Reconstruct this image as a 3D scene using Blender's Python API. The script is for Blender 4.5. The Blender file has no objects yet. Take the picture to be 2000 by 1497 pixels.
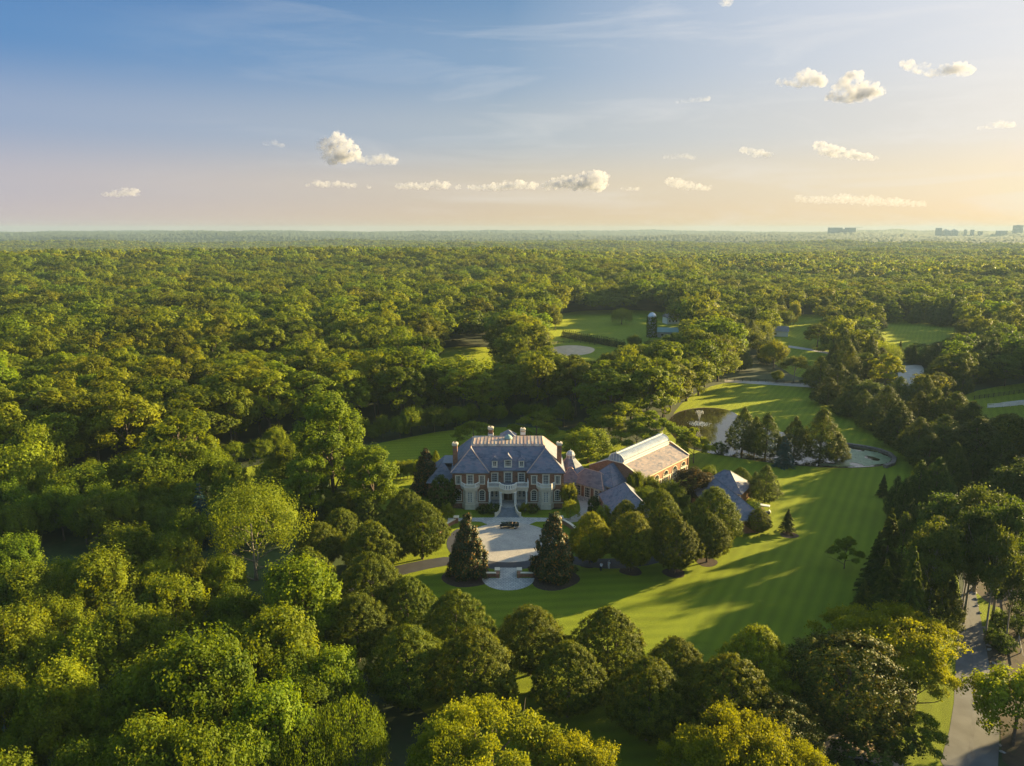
import bpy, math, random
import numpy as np
from mathutils import Matrix, Vector

# ---------------------------------------------------------------- camera, sky, sun, exposure
sc = bpy.context.scene
COL = sc.collection
CAMZ, FPX, PITCH = 64.0, 1400.0, math.radians(12.07)
cam_d = bpy.data.cameras.new('camera')
cam = bpy.data.objects.new('camera', cam_d); COL.objects.link(cam)
cam_d.sensor_width = 36.0; cam_d.lens = 36.0 * FPX / 2000.0
cam_d.clip_start = 0.5; cam_d.clip_end = 80000
cam.location = (0, 0, CAMZ); cam.rotation_euler = (math.pi / 2 - PITCH, 0, 0)
sc.camera = cam

SUN_AZ, SUN_EL = math.radians(64), math.radians(12.8)
EV, SKY = 2.02, 0.12
w = bpy.data.worlds.new('World'); sc.world = w; w.use_nodes = True
wn, wl = w.node_tree.nodes, w.node_tree.links
bg = wn['Background']
sky = wn.new('ShaderNodeTexSky'); sky.sky_type = 'NISHITA'; sky.sun_disc = False
sky.sun_elevation = SUN_EL; sky.sun_rotation = SUN_AZ
sky.altitude = 100; sky.air_density = 1.0; sky.dust_density = 2.0; sky.ozone_density = 3.0
bg.inputs[1].default_value = SKY
# low summer haze in the air: warm near the horizon, paler towards the sun (depends on direction in the world only)
def wmix(a, b, fac, blend='MIX'):
    n = wn.new('ShaderNodeMix'); n.data_type = 'RGBA'; n.blend_type = blend
    for s_, v_ in ((n.inputs[0], fac), (n.inputs[6], a), (n.inputs[7], b)):
        if isinstance(v_, (int, float)): s_.default_value = v_
        elif isinstance(v_, tuple): s_.default_value = (*v_, 1)
        else: wl.new(v_, s_)
    return n.outputs[2]
def wrange(v_, a, b):
    n = wn.new('ShaderNodeMapRange'); n.inputs[1].default_value = a; n.inputs[2].default_value = b; wl.new(v_, n.inputs[0]); return n.outputs[0]
wt = wn.new('ShaderNodeTexCoord'); ws = wn.new('ShaderNodeSeparateXYZ'); wl.new(wt.outputs['Generated'], ws.inputs[0])
wd = wn.new('ShaderNodeVectorMath'); wd.operation = 'DOT_PRODUCT'; wl.new(wt.outputs['Generated'], wd.inputs[0])
wd.inputs[1].default_value = (math.sin(SUN_AZ), math.cos(SUN_AZ), 0)
KW = 1/(SKY*2**EV)
def wramp(cols):
    r = wn.new('ShaderNodeValToRGB'); e = r.color_ramp.elements; r.color_ramp.interpolation = 'EASE'
    while len(e) < len(cols): e.new(.5)
    for i, (p, c) in enumerate(cols): e[i].position = p; e[i].color = (*[x*KW*.1 for x in c], 1)
    wl.new(wrange(ws.outputs[2], 0, .5), r.inputs[0]); return r.outputs[0]
away = wramp([(0,(.60,.52,.53)),(.10,(.50,.47,.54)),(.25,(.29,.37,.55)),(.42,(.085,.24,.52)),(.62,(.022,.14,.42)),(1,(.03,.12,.36))])
mid_ = wramp([(0,(.76,.58,.38)),(.10,(.68,.58,.45)),(.25,(.44,.49,.54)),(.42,(.25,.37,.53)),(.62,(.13,.27,.47)),(1,(.08,.2,.40))])
near_ = wramp([(0,(.88,.67,.40)),(.10,(.82,.70,.52)),(.25,(.74,.70,.66)),(.42,(.78,.77,.78)),(.62,(.86,.87,.92)),(1,(.6,.66,.78))])
veil = wmix(wmix(away, mid_, wrange(wd.outputs['Value'], -.2, .45)), near_, wrange(wd.outputs['Value'], .42, .90))
veil10 = wmix(veil, (9.6, 9.6, 9.8), 1.0, 'MULTIPLY')
soft = wmix(wmix(sky.outputs[0], (9., 8.4, 7.6), 1.0, 'DARKEN'), (1.14, 1.0, .76), 1.0, 'MULTIPLY')
final = wmix(veil10, soft, wrange(ws.outputs[2], .30, .75))
final = wmix(final, soft, .05)
wm = wn.new('ShaderNodeMapping'); wm.inputs['Scale'].default_value = (2.2, 2.2, 17); wm.inputs['Rotation'].default_value = (.10, .06, 0); wl.new(wt.outputs['Generated'], wm.inputs[0])
wz = wn.new('ShaderNodeTexNoise'); wz.inputs['Scale'].default_value = 1.6; wz.inputs['Detail'].default_value = 7; wz.inputs['Roughness'].default_value = .62; wz.inputs['Distortion'].default_value = .6; wl.new(wm.outputs[0], wz.inputs['Vector'])
wa = wn.new('ShaderNodeMath'); wa.operation = 'MULTIPLY'; wl.new(wrange(wz.outputs[0], .50, .78), wa.inputs[0]); wl.new(wrange(wd.outputs['Value'], -.1, .95), wa.inputs[1])
wb = wn.new('ShaderNodeMath'); wb.operation = 'MULTIPLY'; wl.new(wa.outputs[0], wb.inputs[0]); wb.inputs[1].default_value = .55
final = wmix(final, (.93*KW, .90*KW, .86*KW), wb.outputs[0])
wl.new(final, bg.inputs[0])

sun_d = bpy.data.lights.new('sun', 'SUN'); sun_d.energy = 5.0; sun_d.angle = math.radians(0.5)
sun_d.color = (1.0, 0.76, 0.36)
sun = bpy.data.objects.new('sun', sun_d); COL.objects.link(sun)
sdir = Vector((math.sin(SUN_AZ) * math.cos(SUN_EL), math.cos(SUN_AZ) * math.cos(SUN_EL), math.sin(SUN_EL)))
sun.rotation_euler = (-sdir).to_track_quat('-Z', 'Y').to_euler()
sc.view_settings.view_transform = 'Standard'; sc.view_settings.look = 'None'
sc.view_settings.gamma = 1.0; sc.view_settings.exposure = EV
cy = sc.cycles
cy.max_bounces = 6; cy.diffuse_bounces = 3; cy.glossy_bounces = 2; cy.transmission_bounces = 3
cy.transparent_max_bounces = 6; cy.volume_bounces = 2; cy.volume_max_steps = 96; cy.caustics_reflective = False; cy.caustics_refractive = False
cy.use_denoising = True

rng = np.random.default_rng(11)
random.seed(5)

# ---------------------------------------------------------------- helpers
def tag(o, label=None, cat=None, group=None, kind=None):
    if label: o['label'] = label
    if cat: o['category'] = cat
    if group: o['group'] = group
    if kind: o['kind'] = kind
    return o

def root(name, loc, rz=0, label=None, cat=None, group=None):
    o = bpy.data.objects.new(name, None); COL.objects.link(o)
    o.location = loc; o.rotation_euler = (0, 0, rz); o.empty_display_size = 0.5
    return tag(o, label, cat, group)

def link(name, me, parent=None, m=None):
    o = bpy.data.objects.new(name, me); COL.objects.link(o)
    if parent: o.parent = parent
    if m and not me.materials: me.materials.append(m)
    return o

class MB:
    """collects boxes, prisms, tubes; M is a local frame applied to what is added"""
    def __init__(s): s.v = []; s.f = []; s.M = None
    def frame(s, M): s.M = M; return s
    def add(s, vs, fs):
        b = len(s.v)
        for p in vs:
            p = Vector(p)
            s.v.append(tuple(s.M @ p) if s.M is not None else tuple(p))
        s.f += [[b + i for i in f] for f in fs]; return s
    def box(s, x0, x1, y0, y1, z0, z1):
        return s.add([(x0,y0,z0),(x1,y0,z0),(x1,y1,z0),(x0,y1,z0),(x0,y0,z1),(x1,y0,z1),(x1,y1,z1),(x0,y1,z1)],
              [(0,3,2,1),(4,5,6,7),(0,1,5,4),(1,2,6,5),(2,3,7,6),(3,0,4,7)])
    def prism(s, pts, z0, z1):
        n = len(pts)
        return s.add([(x,y,z0) for x,y in pts] + [(x,y,z1) for x,y in pts],
              [tuple(range(n))[::-1], tuple(range(n, 2*n))] + [(i,(i+1)%n,n+(i+1)%n,n+i) for i in range(n)])
    def vprism(s, pts, y0, y1):
        n = len(pts)
        return s.add([(x,y0,z) for x,z in pts] + [(x,y1,z) for x,z in pts],
              [tuple(range(n)), tuple(range(n, 2*n))[::-1]] + [(i,n+i,n+(i+1)%n,(i+1)%n) for i in range(n)])
    def lathe(s, prof, c=(0,0,0), n=12, axis='z', cap=True):
        vs = []; fs = []
        for r, h in prof:
            for k in range(n):
                a = 2*math.pi*k/n; p = (r*math.cos(a), r*math.sin(a), h)
                if axis == 'y': p = (p[0], p[2], p[1])
                if axis == 'x': p = (p[2], p[0], p[1])
                vs.append((p[0]+c[0], p[1]+c[1], p[2]+c[2]))
        for i in range(len(prof)-1):
            for k in range(n):
                fs.append((i*n+k, i*n+(k+1)%n, (i+1)*n+(k+1)%n, (i+1)*n+k))
        if cap:
            fs.append(tuple(range(n))[::-1]); fs.append(tuple((len(prof)-1)*n+k for k in range(n)))
        return s.add(vs, fs)
    def tube(s, pts, rad, n=6):
        pts = [Vector(p) for p in pts]
        rad = rad if isinstance(rad, (list, tuple)) else [rad]*len(pts)
        vs = []; fs = []
        for i, p in enumerate(pts):
            d = (pts[min(i+1, len(pts)-1)] - pts[max(i-1, 0)])
            d = d.normalized() if d.length > 1e-6 else Vector((0,0,1))
            a = d.cross(Vector((0,0,1)) if abs(d.z) < 0.9 else Vector((1,0,0))).normalized(); b = d.cross(a)
            for k in range(n):
                t = 2*math.pi*k/n; q = p + (a*math.cos(t) + b*math.sin(t))*rad[i]
                vs.append(tuple(q))
        for i in range(len(pts)-1):
            for k in range(n): fs.append((i*n+k, i*n+(k+1)%n, (i+1)*n+(k+1)%n, (i+1)*n+k))
        fs.append(tuple(range(n))[::-1]); fs.append(tuple((len(pts)-1)*n+k for k in range(n)))
        return s.add(vs, fs)
    def mesh(s, name, m=None, smooth=False):
        me = bpy.data.meshes.new(name); me.from_pydata(s.v, [], s.f); me.update()
        if smooth: me.polygons.foreach_set('use_smooth', [True]*len(me.polygons))
        if m: me.materials.append(m)
        return me
    def build(s, name, m, parent=None, smooth=False):
        return link(name, s.mesh(name, m, smooth), parent)

def fast_mesh(name, V, m=None, attr=None, nper=4):
    """V: (n*nper,3) polygons of nper vertices each"""
    n = len(V)//nper
    me = bpy.data.meshes.new(name)
    me.vertices.add(len(V)); me.vertices.foreach_set('co', np.ascontiguousarray(V, dtype=np.float32).ravel())
    me.loops.add(n*nper); me.loops.foreach_set('vertex_index', np.arange(n*nper, dtype=np.int32))
    me.polygons.add(n); me.polygons.foreach_set('loop_start', np.arange(0, n*nper, nper, dtype=np.int32))
    try: me.polygons.foreach_set('loop_total', np.full(n, nper, dtype=np.int32))
    except Exception: pass
    if attr is not None:
        a = me.attributes.new('v', 'FLOAT', 'POINT'); a.data.foreach_set('value', np.repeat(attr, nper).astype(np.float32))
    me.update(calc_edges=True)
    if m: me.materials.append(m)
    return me

# ---- picture point -> ground point (only used to read positions off the survey photograph)
SP, CP = math.sin(PITCH), math.cos(PITCH)
def ss(a, b, x):
    t = np.clip((x-a)/(b-a), 0, 1); return t*t*(3-2*t)
def H(x, y):
    x = np.asarray(x, float); y = np.asarray(y, float)
    r = np.hypot(x, y); az = np.degrees(np.arctan2(x, y))
    h = ss(640, 900, r)*(3.5*np.sin(x/95+.7)*np.cos(y/120) + 2.5*np.sin(x/60-y/85+2))
    h = h + 16*np.exp(-((r-1080)/230.0)**2)*ss(14, 0, az)*ss(620, 760, r)
    h = h - 10*ss(1150, 1900, r)
    n = (np.sin(x/330+1.3)*np.cos(y/410) + .6*np.sin(x/170+y/260) + .5*np.cos(y/190-x/400))
    h = h + ss(1300, 2600, r)*n*6.0
    n2 = np.sin(x/900+.4)*np.cos(y/700+.8) + .5*np.sin(x/500-y/600)
    n3 = np.sin(x/310+2)+np.cos(x/190-y/400)
    h = h + ss(2200, 7500, r)*(36 + 9*n2 + 3.5*n3)
    h = h*(1-ss(9300, 12000, r))
    return h
def ray(px, py):
    x = (px-1000)/FPX; u = -(py-748.5)/FPX
    return np.array([x, CP+u*SP, -SP+u*CP])
def G(px, py, z=0.0):
    d = ray(px, py); t = (z-CAMZ)/d[2]; return d[0]*t, d[1]*t
def proj(x, y, z):
    zz = np.asarray(z, float)-CAMZ
    dep = y*CP - zz*SP; up = y*SP + zz*CP
    return 1000+FPX*x/dep, 748.5-FPX*up/dep, dep
def pip(x, y, poly):
    ins = False; n = len(poly); j = n-1
    for i in range(n):
        xi, yi = poly[i]; xj, yj = poly[j]
        if (yi > y) != (yj > y) and x < (xj-xi)*(y-yi)/(yj-yi)+xi: ins = not ins
        j = i
    return ins

# ---------------------------------------------------------------- materials
def newmat(name):
    m = bpy.data.materials.new(name); m.use_nodes = True
    return m, m.node_tree.nodes, m.node_tree.links, m.node_tree.nodes['Principled BSDF']
def N(ns, t, **kw):
    n = ns.new(t)
    for k, v in kw.items(): setattr(n, k, v)
    return n
def ramp(ns, stops, interp='LINEAR'):
    r = ns.new('ShaderNodeValToRGB'); e = r.color_ramp.elements
    r.color_ramp.interpolation = interp
    while len(e) < len(stops): e.new(0.5)
    for i, (p, c) in enumerate(stops): e[i].position = p; e[i].color = (*c, 1)
    return r
def simple(name, c, rough=.6, var=.18, scale=2.0, spec=.4, metal=0, detail=3, obj=True):
    m, ns, ls, b = newmat(name)
    tc = N(ns, 'ShaderNodeTexCoord'); no = N(ns, 'ShaderNodeTexNoise'); no.inputs['Scale'].default_value = scale
    no.inputs['Detail'].default_value = detail
    ls.new(tc.outputs['Object'], no.inputs['Vector'])
    r = ramp(ns, [(.3, tuple(x*(1-var) for x in c)), (.7, tuple(min(1, x*(1+var)) for x in c))])
    ls.new(no.outputs[0], r.inputs[0]); ls.new(r.outputs[0], b.inputs['Base Color'])
    b.inputs['Roughness'].default_value = rough; b.inputs['Specular IOR Level'].default_value = spec
    b.inputs['Metallic'].default_value = metal
    return m

def slate(name, cols, scale=1.25, rough=.62):
    m, ns, ls, b = newmat(name)
    tc = N(ns, 'ShaderNodeTexCoord'); mp = N(ns, 'ShaderNodeMapping'); mp.inputs['Scale'].default_value = (1, 1.6, 2.4)
    vo = N(ns, 'ShaderNodeTexVoronoi'); vo.inputs['Scale'].default_value = scale
    ls.new(tc.outputs['Object'], mp.inputs[0]); ls.new(mp.outputs[0], vo.inputs['Vector'])
    sep = N(ns, 'ShaderNodeSeparateColor'); ls.new(vo.outputs['Color'], sep.inputs[0])
    k = len(cols); r = ramp(ns, [(i/(k-1), c) for i, c in enumerate(cols)])
    no = N(ns, 'ShaderNodeTexNoise'); no.inputs['Scale'].default_value = .45; no.inputs['Detail'].default_value = 5
    ls.new(tc.outputs['Object'], no.inputs['Vector'])
    ad = N(ns, 'ShaderNodeMath', operation='MULTIPLY_ADD'); ad.inputs[1].default_value = .55
    mu = N(ns, 'ShaderNodeMath', operation='MULTIPLY_ADD'); mu.inputs[1].default_value = .9; mu.inputs[2].default_value = -.22
    ls.new(no.outputs[0], mu.inputs[0]); ls.new(sep.outputs[0], ad.inputs[0]); ls.new(mu.outputs[0], ad.inputs[2])
    ls.new(ad.outputs[0], r.inputs[0]); ls.new(r.outputs[0], b.inputs['Base Color'])
    b.inputs['Roughness'].default_value = rough
    bp = N(ns, 'ShaderNodeBump'); bp.inputs['Distance'].default_value = .03; bp.inputs['Strength'].default_value = .6
    ls.new(sep.outputs[1], bp.inputs['Height']); ls.new(bp.outputs[0], b.inputs['Normal'])
    return m

def brickmat(name):
    m, ns, ls, b = newmat(name)
    tc = N(ns, 'ShaderNodeTexCoord'); mp = N(ns, 'ShaderNodeMapping'); mp.inputs['Scale'].default_value = (4.3, 4.3, 12)
    vo = N(ns, 'ShaderNodeTexVoronoi'); vo.inputs['Scale'].default_value = 1.0
    ls.new(tc.outputs['Object'], mp.inputs[0]); ls.new(mp.outputs[0], vo.inputs['Vector'])
    sep = N(ns, 'ShaderNodeSeparateColor'); ls.new(vo.outputs['Color'], sep.inputs[0])
    r = ramp(ns, [(0, (.17,.080,.045)), (.5, (.27,.125,.070)), (.85, (.35,.175,.100)), (1, (.42,.28,.19))])
    no = N(ns, 'ShaderNodeTexNoise'); no.inputs['Scale'].default_value = .6
    ls.new(tc.outputs['Object'], no.inputs['Vector'])
    ad = N(ns, 'ShaderNodeMath', operation='MULTIPLY_ADD'); ad.inputs[1].default_value = .7
    mu = N(ns, 'ShaderNodeMath', operation='MULTIPLY'); mu.inputs[1].default_value = .35
    ls.new(no.outputs[0], mu.inputs[0]); ls.new(sep.outputs[0], ad.inputs[0]); ls.new(mu.outputs[0], ad.inputs[2])
    ls.new(ad.outputs[0], r.inputs[0]); ls.new(r.outputs[0], b.inputs['Base Color']); b.inputs['Roughness'].default_value = .85
    return m

def leafmat(name, dark, light, trans, hvar=.035, vvar=.35, rough=.6, tmix=.38, odd=None, spec=.12):
    """dark..light along the stored leaf tint, object tint varied per tree"""
    m, ns, ls, b = newmat(name)
    at = N(ns, 'ShaderNodeAttribute'); at.attribute_name = 'v'
    stops = [(0, dark), (.8, light)] + ([(.86, light), (.9, odd)] if odd else [])
    r = ramp(ns, stops); ls.new(at.outputs['Fac'], r.inputs[0])
    oi = N(ns, 'ShaderNodeObjectInfo')
    hs = N(ns, 'ShaderNodeHueSaturation')
    mh = N(ns, 'ShaderNodeMapRange'); mh.inputs[3].default_value = .5-hvar*.35; mh.inputs[4].default_value = .5+hvar*.9
    ls.new(oi.outputs['Random'], mh.inputs[0]); ls.new(mh.outputs[0], hs.inputs['Hue'])
    mm = N(ns, 'ShaderNodeMath', operation='MULTIPLY'); mm.inputs[1].default_value = 7.31
    fr = N(ns, 'ShaderNodeMath', operation='FRACT'); ls.new(oi.outputs['Random'], mm.inputs[0]); ls.new(mm.outputs[0], fr.inputs[0])
    mv = N(ns, 'ShaderNodeMapRange'); mv.inputs[3].default_value = 1-vvar; mv.inputs[4].default_value = 1+vvar
    ls.new(fr.outputs[0], mv.inputs[0]); ls.new(mv.outputs[0], hs.inputs['Value'])
    nl = N(ns, 'ShaderNodeTexNoise'); nl.inputs['Scale'].default_value = .011; nl.inputs['Detail'].default_value = 3; ls.new(oi.outputs['Location'], nl.inputs['Vector'])
    mq = N(ns, 'ShaderNodeMapRange'); mq.inputs[1].default_value = .35; mq.inputs[2].default_value = .65; ls.new(nl.outputs[0], mq.inputs[0])
    mz = N(ns, 'ShaderNodeMix', data_type='RGBA', blend_type='MULTIPLY'); mz.inputs[0].default_value = 1
    cz = N(ns, 'ShaderNodeMix', data_type='RGBA'); cz.inputs[6].default_value = (.78,.90,1.15,1); cz.inputs[7].default_value = (1.18,1.06,.8,1); ls.new(mq.outputs[0], cz.inputs[0])
    ls.new(r.outputs[0], mz.inputs[6]); ls.new(cz.outputs[2], mz.inputs[7]); ls.new(mz.outputs[2], hs.inputs['Color']); ls.new(hs.outputs[0], b.inputs['Base Color'])
    b.inputs['Roughness'].default_value = rough; b.inputs['Specular IOR Level'].default_value = spec
    tr = N(ns, 'ShaderNodeBsdfTranslucent')
    mc = N(ns, 'ShaderNodeMix', data_type='RGBA', blend_type='MULTIPLY'); mc.inputs[0].default_value = 1
    ls.new(hs.outputs[0], mc.inputs[6]); mc.inputs[7].default_value = (*trans, 1); ls.new(mc.outputs[2], tr.inputs[0])
    mx = N(ns, 'ShaderNodeMixShader'); mx.inputs[0].default_value = tmix
    ls.new(b.outputs[0], mx.inputs[1]); ls.new(tr.outputs[0], mx.inputs[2])
    ls.new(mx.outputs[0], ns['Material Output'].inputs[0])
    return m

M = {}
M['stone'] = simple('cream_limestone', (.68,.59,.44), .7, .1, 1.5)
M['white'] = simple('white_paint', (.82,.78,.68), .45, .05, 3)
M['brick'] = brickmat('red_brick')
M['slate'] = slate('blue_slate', [(.045,.055,.085), (.095,.115,.16), (.15,.165,.21), (.20,.165,.20), (.23,.23,.25)])
M['slate_mauve'] = slate('mauve_slate', [(.05,.055,.075), (.10,.10,.125), (.15,.14,.165), (.18,.155,.165), (.22,.22,.23)])
M['slate_brown'] = slate('weathered_slate', [(.07,.07,.09), (.15,.14,.16), (.24,.19,.18), (.29,.22,.19), (.33,.30,.29)])
M['glass'] = simple('window_glass', (.018,.024,.024), .08, .3, .8, spec=.35)
M['greenhouse'] = simple('lantern_glass', (.34,.38,.42), .12, .2, 1.0, spec=.8)
M['door'] = simple('dark_wood', (.05,.025,.015), .5)
M['lead'] = simple('grey_lead', (.12,.13,.15), .5)
M['copperhip'] = simple('copper_flashing', (.55,.36,.27), .45, .2, 2, metal=.3)
M['verdigris'] = simple('verdigris_copper', (.23,.34,.30), .5, .25, 3)
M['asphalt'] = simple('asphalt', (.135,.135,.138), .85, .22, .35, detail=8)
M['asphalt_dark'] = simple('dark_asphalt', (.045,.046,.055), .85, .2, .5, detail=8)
M['mulch'] = simple('bark_mulch', (.05,.032,.022), .95, .5, 3.0, detail=8)
M['sand'] = simple('sand', (.52,.40,.27), .95, .15, .3, detail=6)
M['bark'] = simple('tree_bark', (.13,.10,.075), .9, .35, 3)
M['palebark'] = simple('pale_bark', (.27,.235,.19), .85, .3, 3)
M['wall_stone'] = simple('field_stone', (.16,.13,.11), .9, .4, 1.5, detail=6)
M['rock'] = simple('grey_rock', (.30,.28,.26), .9, .3, 2, detail=6)
M['tyre'] = simple('tyre_rubber', (.012,.012,.012), .8)
M['chrome'] = simple('chrome', (.6,.6,.6), .2, metal=1)
M['blackpaint'] = simple('dark_green_paint', (.008,.022,.018), .25, .2, 2, spec=.6)
M['leather'] = simple('tan_leather', (.16,.10,.06), .6)
M['barnroof'] = simple('green_metal_roof', (.16,.30,.27), .5, .1, .5)
M['silver'] = simple('silver_dome', (.55,.57,.60), .35, .15, 1, metal=.4)
M['concrete'] = simple('pale_concrete', (.38,.36,.33), .8, .15, .4, detail=6)
M['darkwood'] = simple('black_fence_wood', (.03,.026,.022), .8)
# paving with small stone setts
def pavemat(name, c1, c2, scale):
    m, ns, ls, b = newmat(name)
    tc = N(ns, 'ShaderNodeTexCoord')
    br = N(ns, 'ShaderNodeTexBrick'); br.inputs['Scale'].default_value = scale; br.inputs['Mortar Size'].default_value = .03
    br.inputs['Color1'].default_value = (*c1, 1); br.inputs['Color2'].default_value = (*c2, 1)
    br.inputs['Mortar'].default_value = (c1[0]*.5, c1[1]*.5, c1[2]*.5, 1); br.inputs['Row Height'].default_value = .4
    ls.new(tc.outputs['Object'], br.inputs['Vector'])
    no = N(ns, 'ShaderNodeTexNoise'); no.inputs['Scale'].default_value = .35; no.inputs['Detail'].default_value = 8
    ls.new(tc.outputs['Object'], no.inputs['Vector'])
    r = ramp(ns, [(.3, (.82,.82,.82)), (.7, (1.08,1.06,1.02))]); ls.new(no.outputs[0], r.inputs[0])
    mx = N(ns, 'ShaderNodeMix', data_type='RGBA', blend_type='MULTIPLY'); mx.inputs[0].default_value = 1
    ls.new(br.outputs[0], mx.inputs[6]); ls.new(r.outputs[0], mx.inputs[7]); ls.new(mx.outputs[2], b.inputs['Base Color'])
    b.inputs['Roughness'].default_value = .8
    return m
M['setts'] = pavemat('granite_setts', (.40,.37,.33), (.50,.46,.41), 1.6)
M['flags'] = pavemat('flagstone', (.34,.35,.34), (.52,.50,.46), .8)

def lawnmat():
    m, ns, ls, b = newmat('mown_lawn')
    tc = N(ns, 'ShaderNodeTexCoord')
    def wave(rz, period, dist):
        mp = N(ns, 'ShaderNodeMapping'); mp.inputs['Rotation'].default_value = (0, 0, rz)
        ls.new(tc.outputs['Object'], mp.inputs[0])
        wv = N(ns, 'ShaderNodeTexWave', bands_direction='X'); wv.inputs['Scale'].default_value = .3142/period
        wv.inputs['Distortion'].default_value = dist; wv.inputs['Detail'].default_value = 1; wv.inputs['Detail Scale'].default_value = .3
        ls.new(mp.outputs[0], wv.inputs[0]); return wv
    # stripes run (16,27): band axis is its normal
    w1 = wave(math.atan2(16, 27), 2.3, .25); w2 = wave(math.radians(84), 2.6, .8)
    sep = N(ns, 'ShaderNodeSeparateXYZ'); ls.new(tc.outputs['Object'], sep.inputs[0])
    mr = N(ns, 'ShaderNodeMapRange', interpolation_type='SMOOTHSTEP'); mr.inputs[1].default_value = 22; mr.inputs[2].default_value = 36
    ls.new(sep.outputs[0], mr.inputs[0])
    mw = N(ns, 'ShaderNodeMix', data_type='FLOAT'); ls.new(mr.outputs[0], mw.inputs[0])
    ls.new(w2.outputs['Fac'], mw.inputs[2]); ls.new(w1.outputs['Fac'], mw.inputs[3])
    no = N(ns, 'ShaderNodeTexNoise'); no.inputs['Scale'].default_value = .12; no.inputs['Detail'].default_value = 10; no.inputs['Roughness'].default_value = .62
    ls.new(tc.outputs['Object'], no.inputs['Vector'])
    a1 = N(ns, 'ShaderNodeMath', operation='MULTIPLY'); a1.inputs[1].default_value = .34; ls.new(mw.outputs[0], a1.inputs[0])
    a2 = N(ns, 'ShaderNodeMath', operation='ADD'); ls.new(a1.outputs[0], a2.inputs[0]); ls.new(no.outputs[0], a2.inputs[1])
    r = ramp(ns, [(.34, (.025,.062,.003)), (.62, (.046,.094,.004)), (.9, (.080,.130,.006))])
    ls.new(a2.outputs[0], r.inputs[0]); ls.new(r.outputs[0], b.inputs['Base Color'])
    n2 = N(ns, 'ShaderNodeTexNoise'); n2.inputs['Scale'].default_value = 9; n2.inputs['Detail'].default_value = 4
    ls.new(tc.outputs['Object'], n2.inputs['Vector'])
    bp = N(ns, 'ShaderNodeBump'); bp.inputs['Distance'].default_value = .25; bp.inputs['Strength'].default_value = .7
    ls.new(n2.outputs[0], bp.inputs['Height']); ls.new(bp.outputs[0], b.inputs['Normal'])
    b.inputs['Roughness'].default_value = .9; b.inputs['Specular IOR Level'].default_value = .15
    b.inputs['Sheen Weight'].default_value = .36; b.inputs['Sheen Tint'].default_value = (.85,.90,.06,1); b.inputs['Sheen Roughness'].default_value = .6
    return m
M['lawn'] = lawnmat()
def floormat(name, a, b_, c, scale=.05):
    m, ns, ls, b = newmat(name)
    tc = N(ns, 'ShaderNodeTexCoord'); no = N(ns, 'ShaderNodeTexNoise'); no.inputs['Scale'].default_value = scale; no.inputs['Detail'].default_value = 12
    no.inputs['Roughness'].default_value = .65
    ls.new(tc.outputs['Object'], no.inputs['Vector'])
    r = ramp(ns, [(.35, a), (.52, b_), (.68, c)]); ls.new(no.outputs[0], r.inputs[0]); ls.new(r.outputs[0], b.inputs['Base Color'])
    b.inputs['Roughness'].default_value = .95; return m
M['forestfloor'] = floormat('woodland_floor', (.018,.032,.010), (.035,.055,.014), (.055,.05,.022))
M['duff'] = floormat('leaf_litter', (.035,.030,.018), (.080,.056,.036), (.040,.048,.016), .45)
M['rough'] = floormat('rough_grass', (.03,.05,.012), (.05,.085,.016), (.09,.10,.025), .15)
M['farwoods'] = floormat('distant_canopy', (.018,.038,.012), (.032,.056,.014), (.050,.072,.018), .02)

def watermat():
    m, ns, ls, b = newmat('pond_water')
    b.inputs['Base Color'].default_value = (.035,.032,.012,1); b.inputs['Roughness'].default_value = .04
    b.inputs['Specular IOR Level'].default_value = .7
    tc = N(ns, 'ShaderNodeTexCoord'); no = N(ns, 'ShaderNodeTexNoise'); no.inputs['Scale'].default_value = .7; no.inputs['Detail'].default_value = 6
    ls.new(tc.outputs['Object'], no.inputs['Vector'])
    bp = N(ns, 'ShaderNodeBump'); bp.inputs['Distance'].default_value = .04; bp.inputs['Strength'].default_value = .35
    ls.new(no.outputs[0], bp.inputs['Height']); ls.new(bp.outputs[0], b.inputs['Normal'])
    return m
M['water'] = watermat()
def deckmat():
    m, ns, ls, b = newmat('copper_deck_roof')
    tc = N(ns, 'ShaderNodeTexCoord'); mp = N(ns, 'ShaderNodeMapping'); mp.inputs['Scale'].default_value = (1.0/1.02, .06, .06)
    mp.inputs['Location'].default_value = (.3, 0, 0)
    vo = N(ns, 'ShaderNodeTexVoronoi', feature='F1'); vo.inputs['Scale'].default_value = 1; vo.inputs['Randomness'].default_value = .25
    ls.new(tc.outputs['Object'], mp.inputs[0]); ls.new(mp.outputs[0], vo.inputs['Vector'])
    sep = N(ns, 'ShaderNodeSeparateColor'); ls.new(vo.outputs['Color'], sep.inputs[0])
    r = ramp(ns, [(0, (.20,.20,.17)), (.35, (.36,.24,.19)), (.6, (.46,.37,.28)), (1, (.42,.28,.23))])
    no = N(ns, 'ShaderNodeTexNoise'); no.inputs['Scale'].default_value = 1.2; no.inputs['Detail'].default_value = 6; ls.new(tc.outputs['Object'], no.inputs['Vector'])
    mx = N(ns, 'ShaderNodeMix', data_type='FLOAT'); mx.inputs[0].default_value = .35
    ls.new(sep.outputs[0], mx.inputs[2]); ls.new(no.outputs[0], mx.inputs[3]); ls.new(mx.outputs[0], r.inputs[0])
    ls.new(r.outputs[0], b.inputs['Base Color']); b.inputs['Roughness'].default_value = .5; b.inputs['Metallic'].default_value = .15
    return m
M['deck'] = deckmat()

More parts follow.
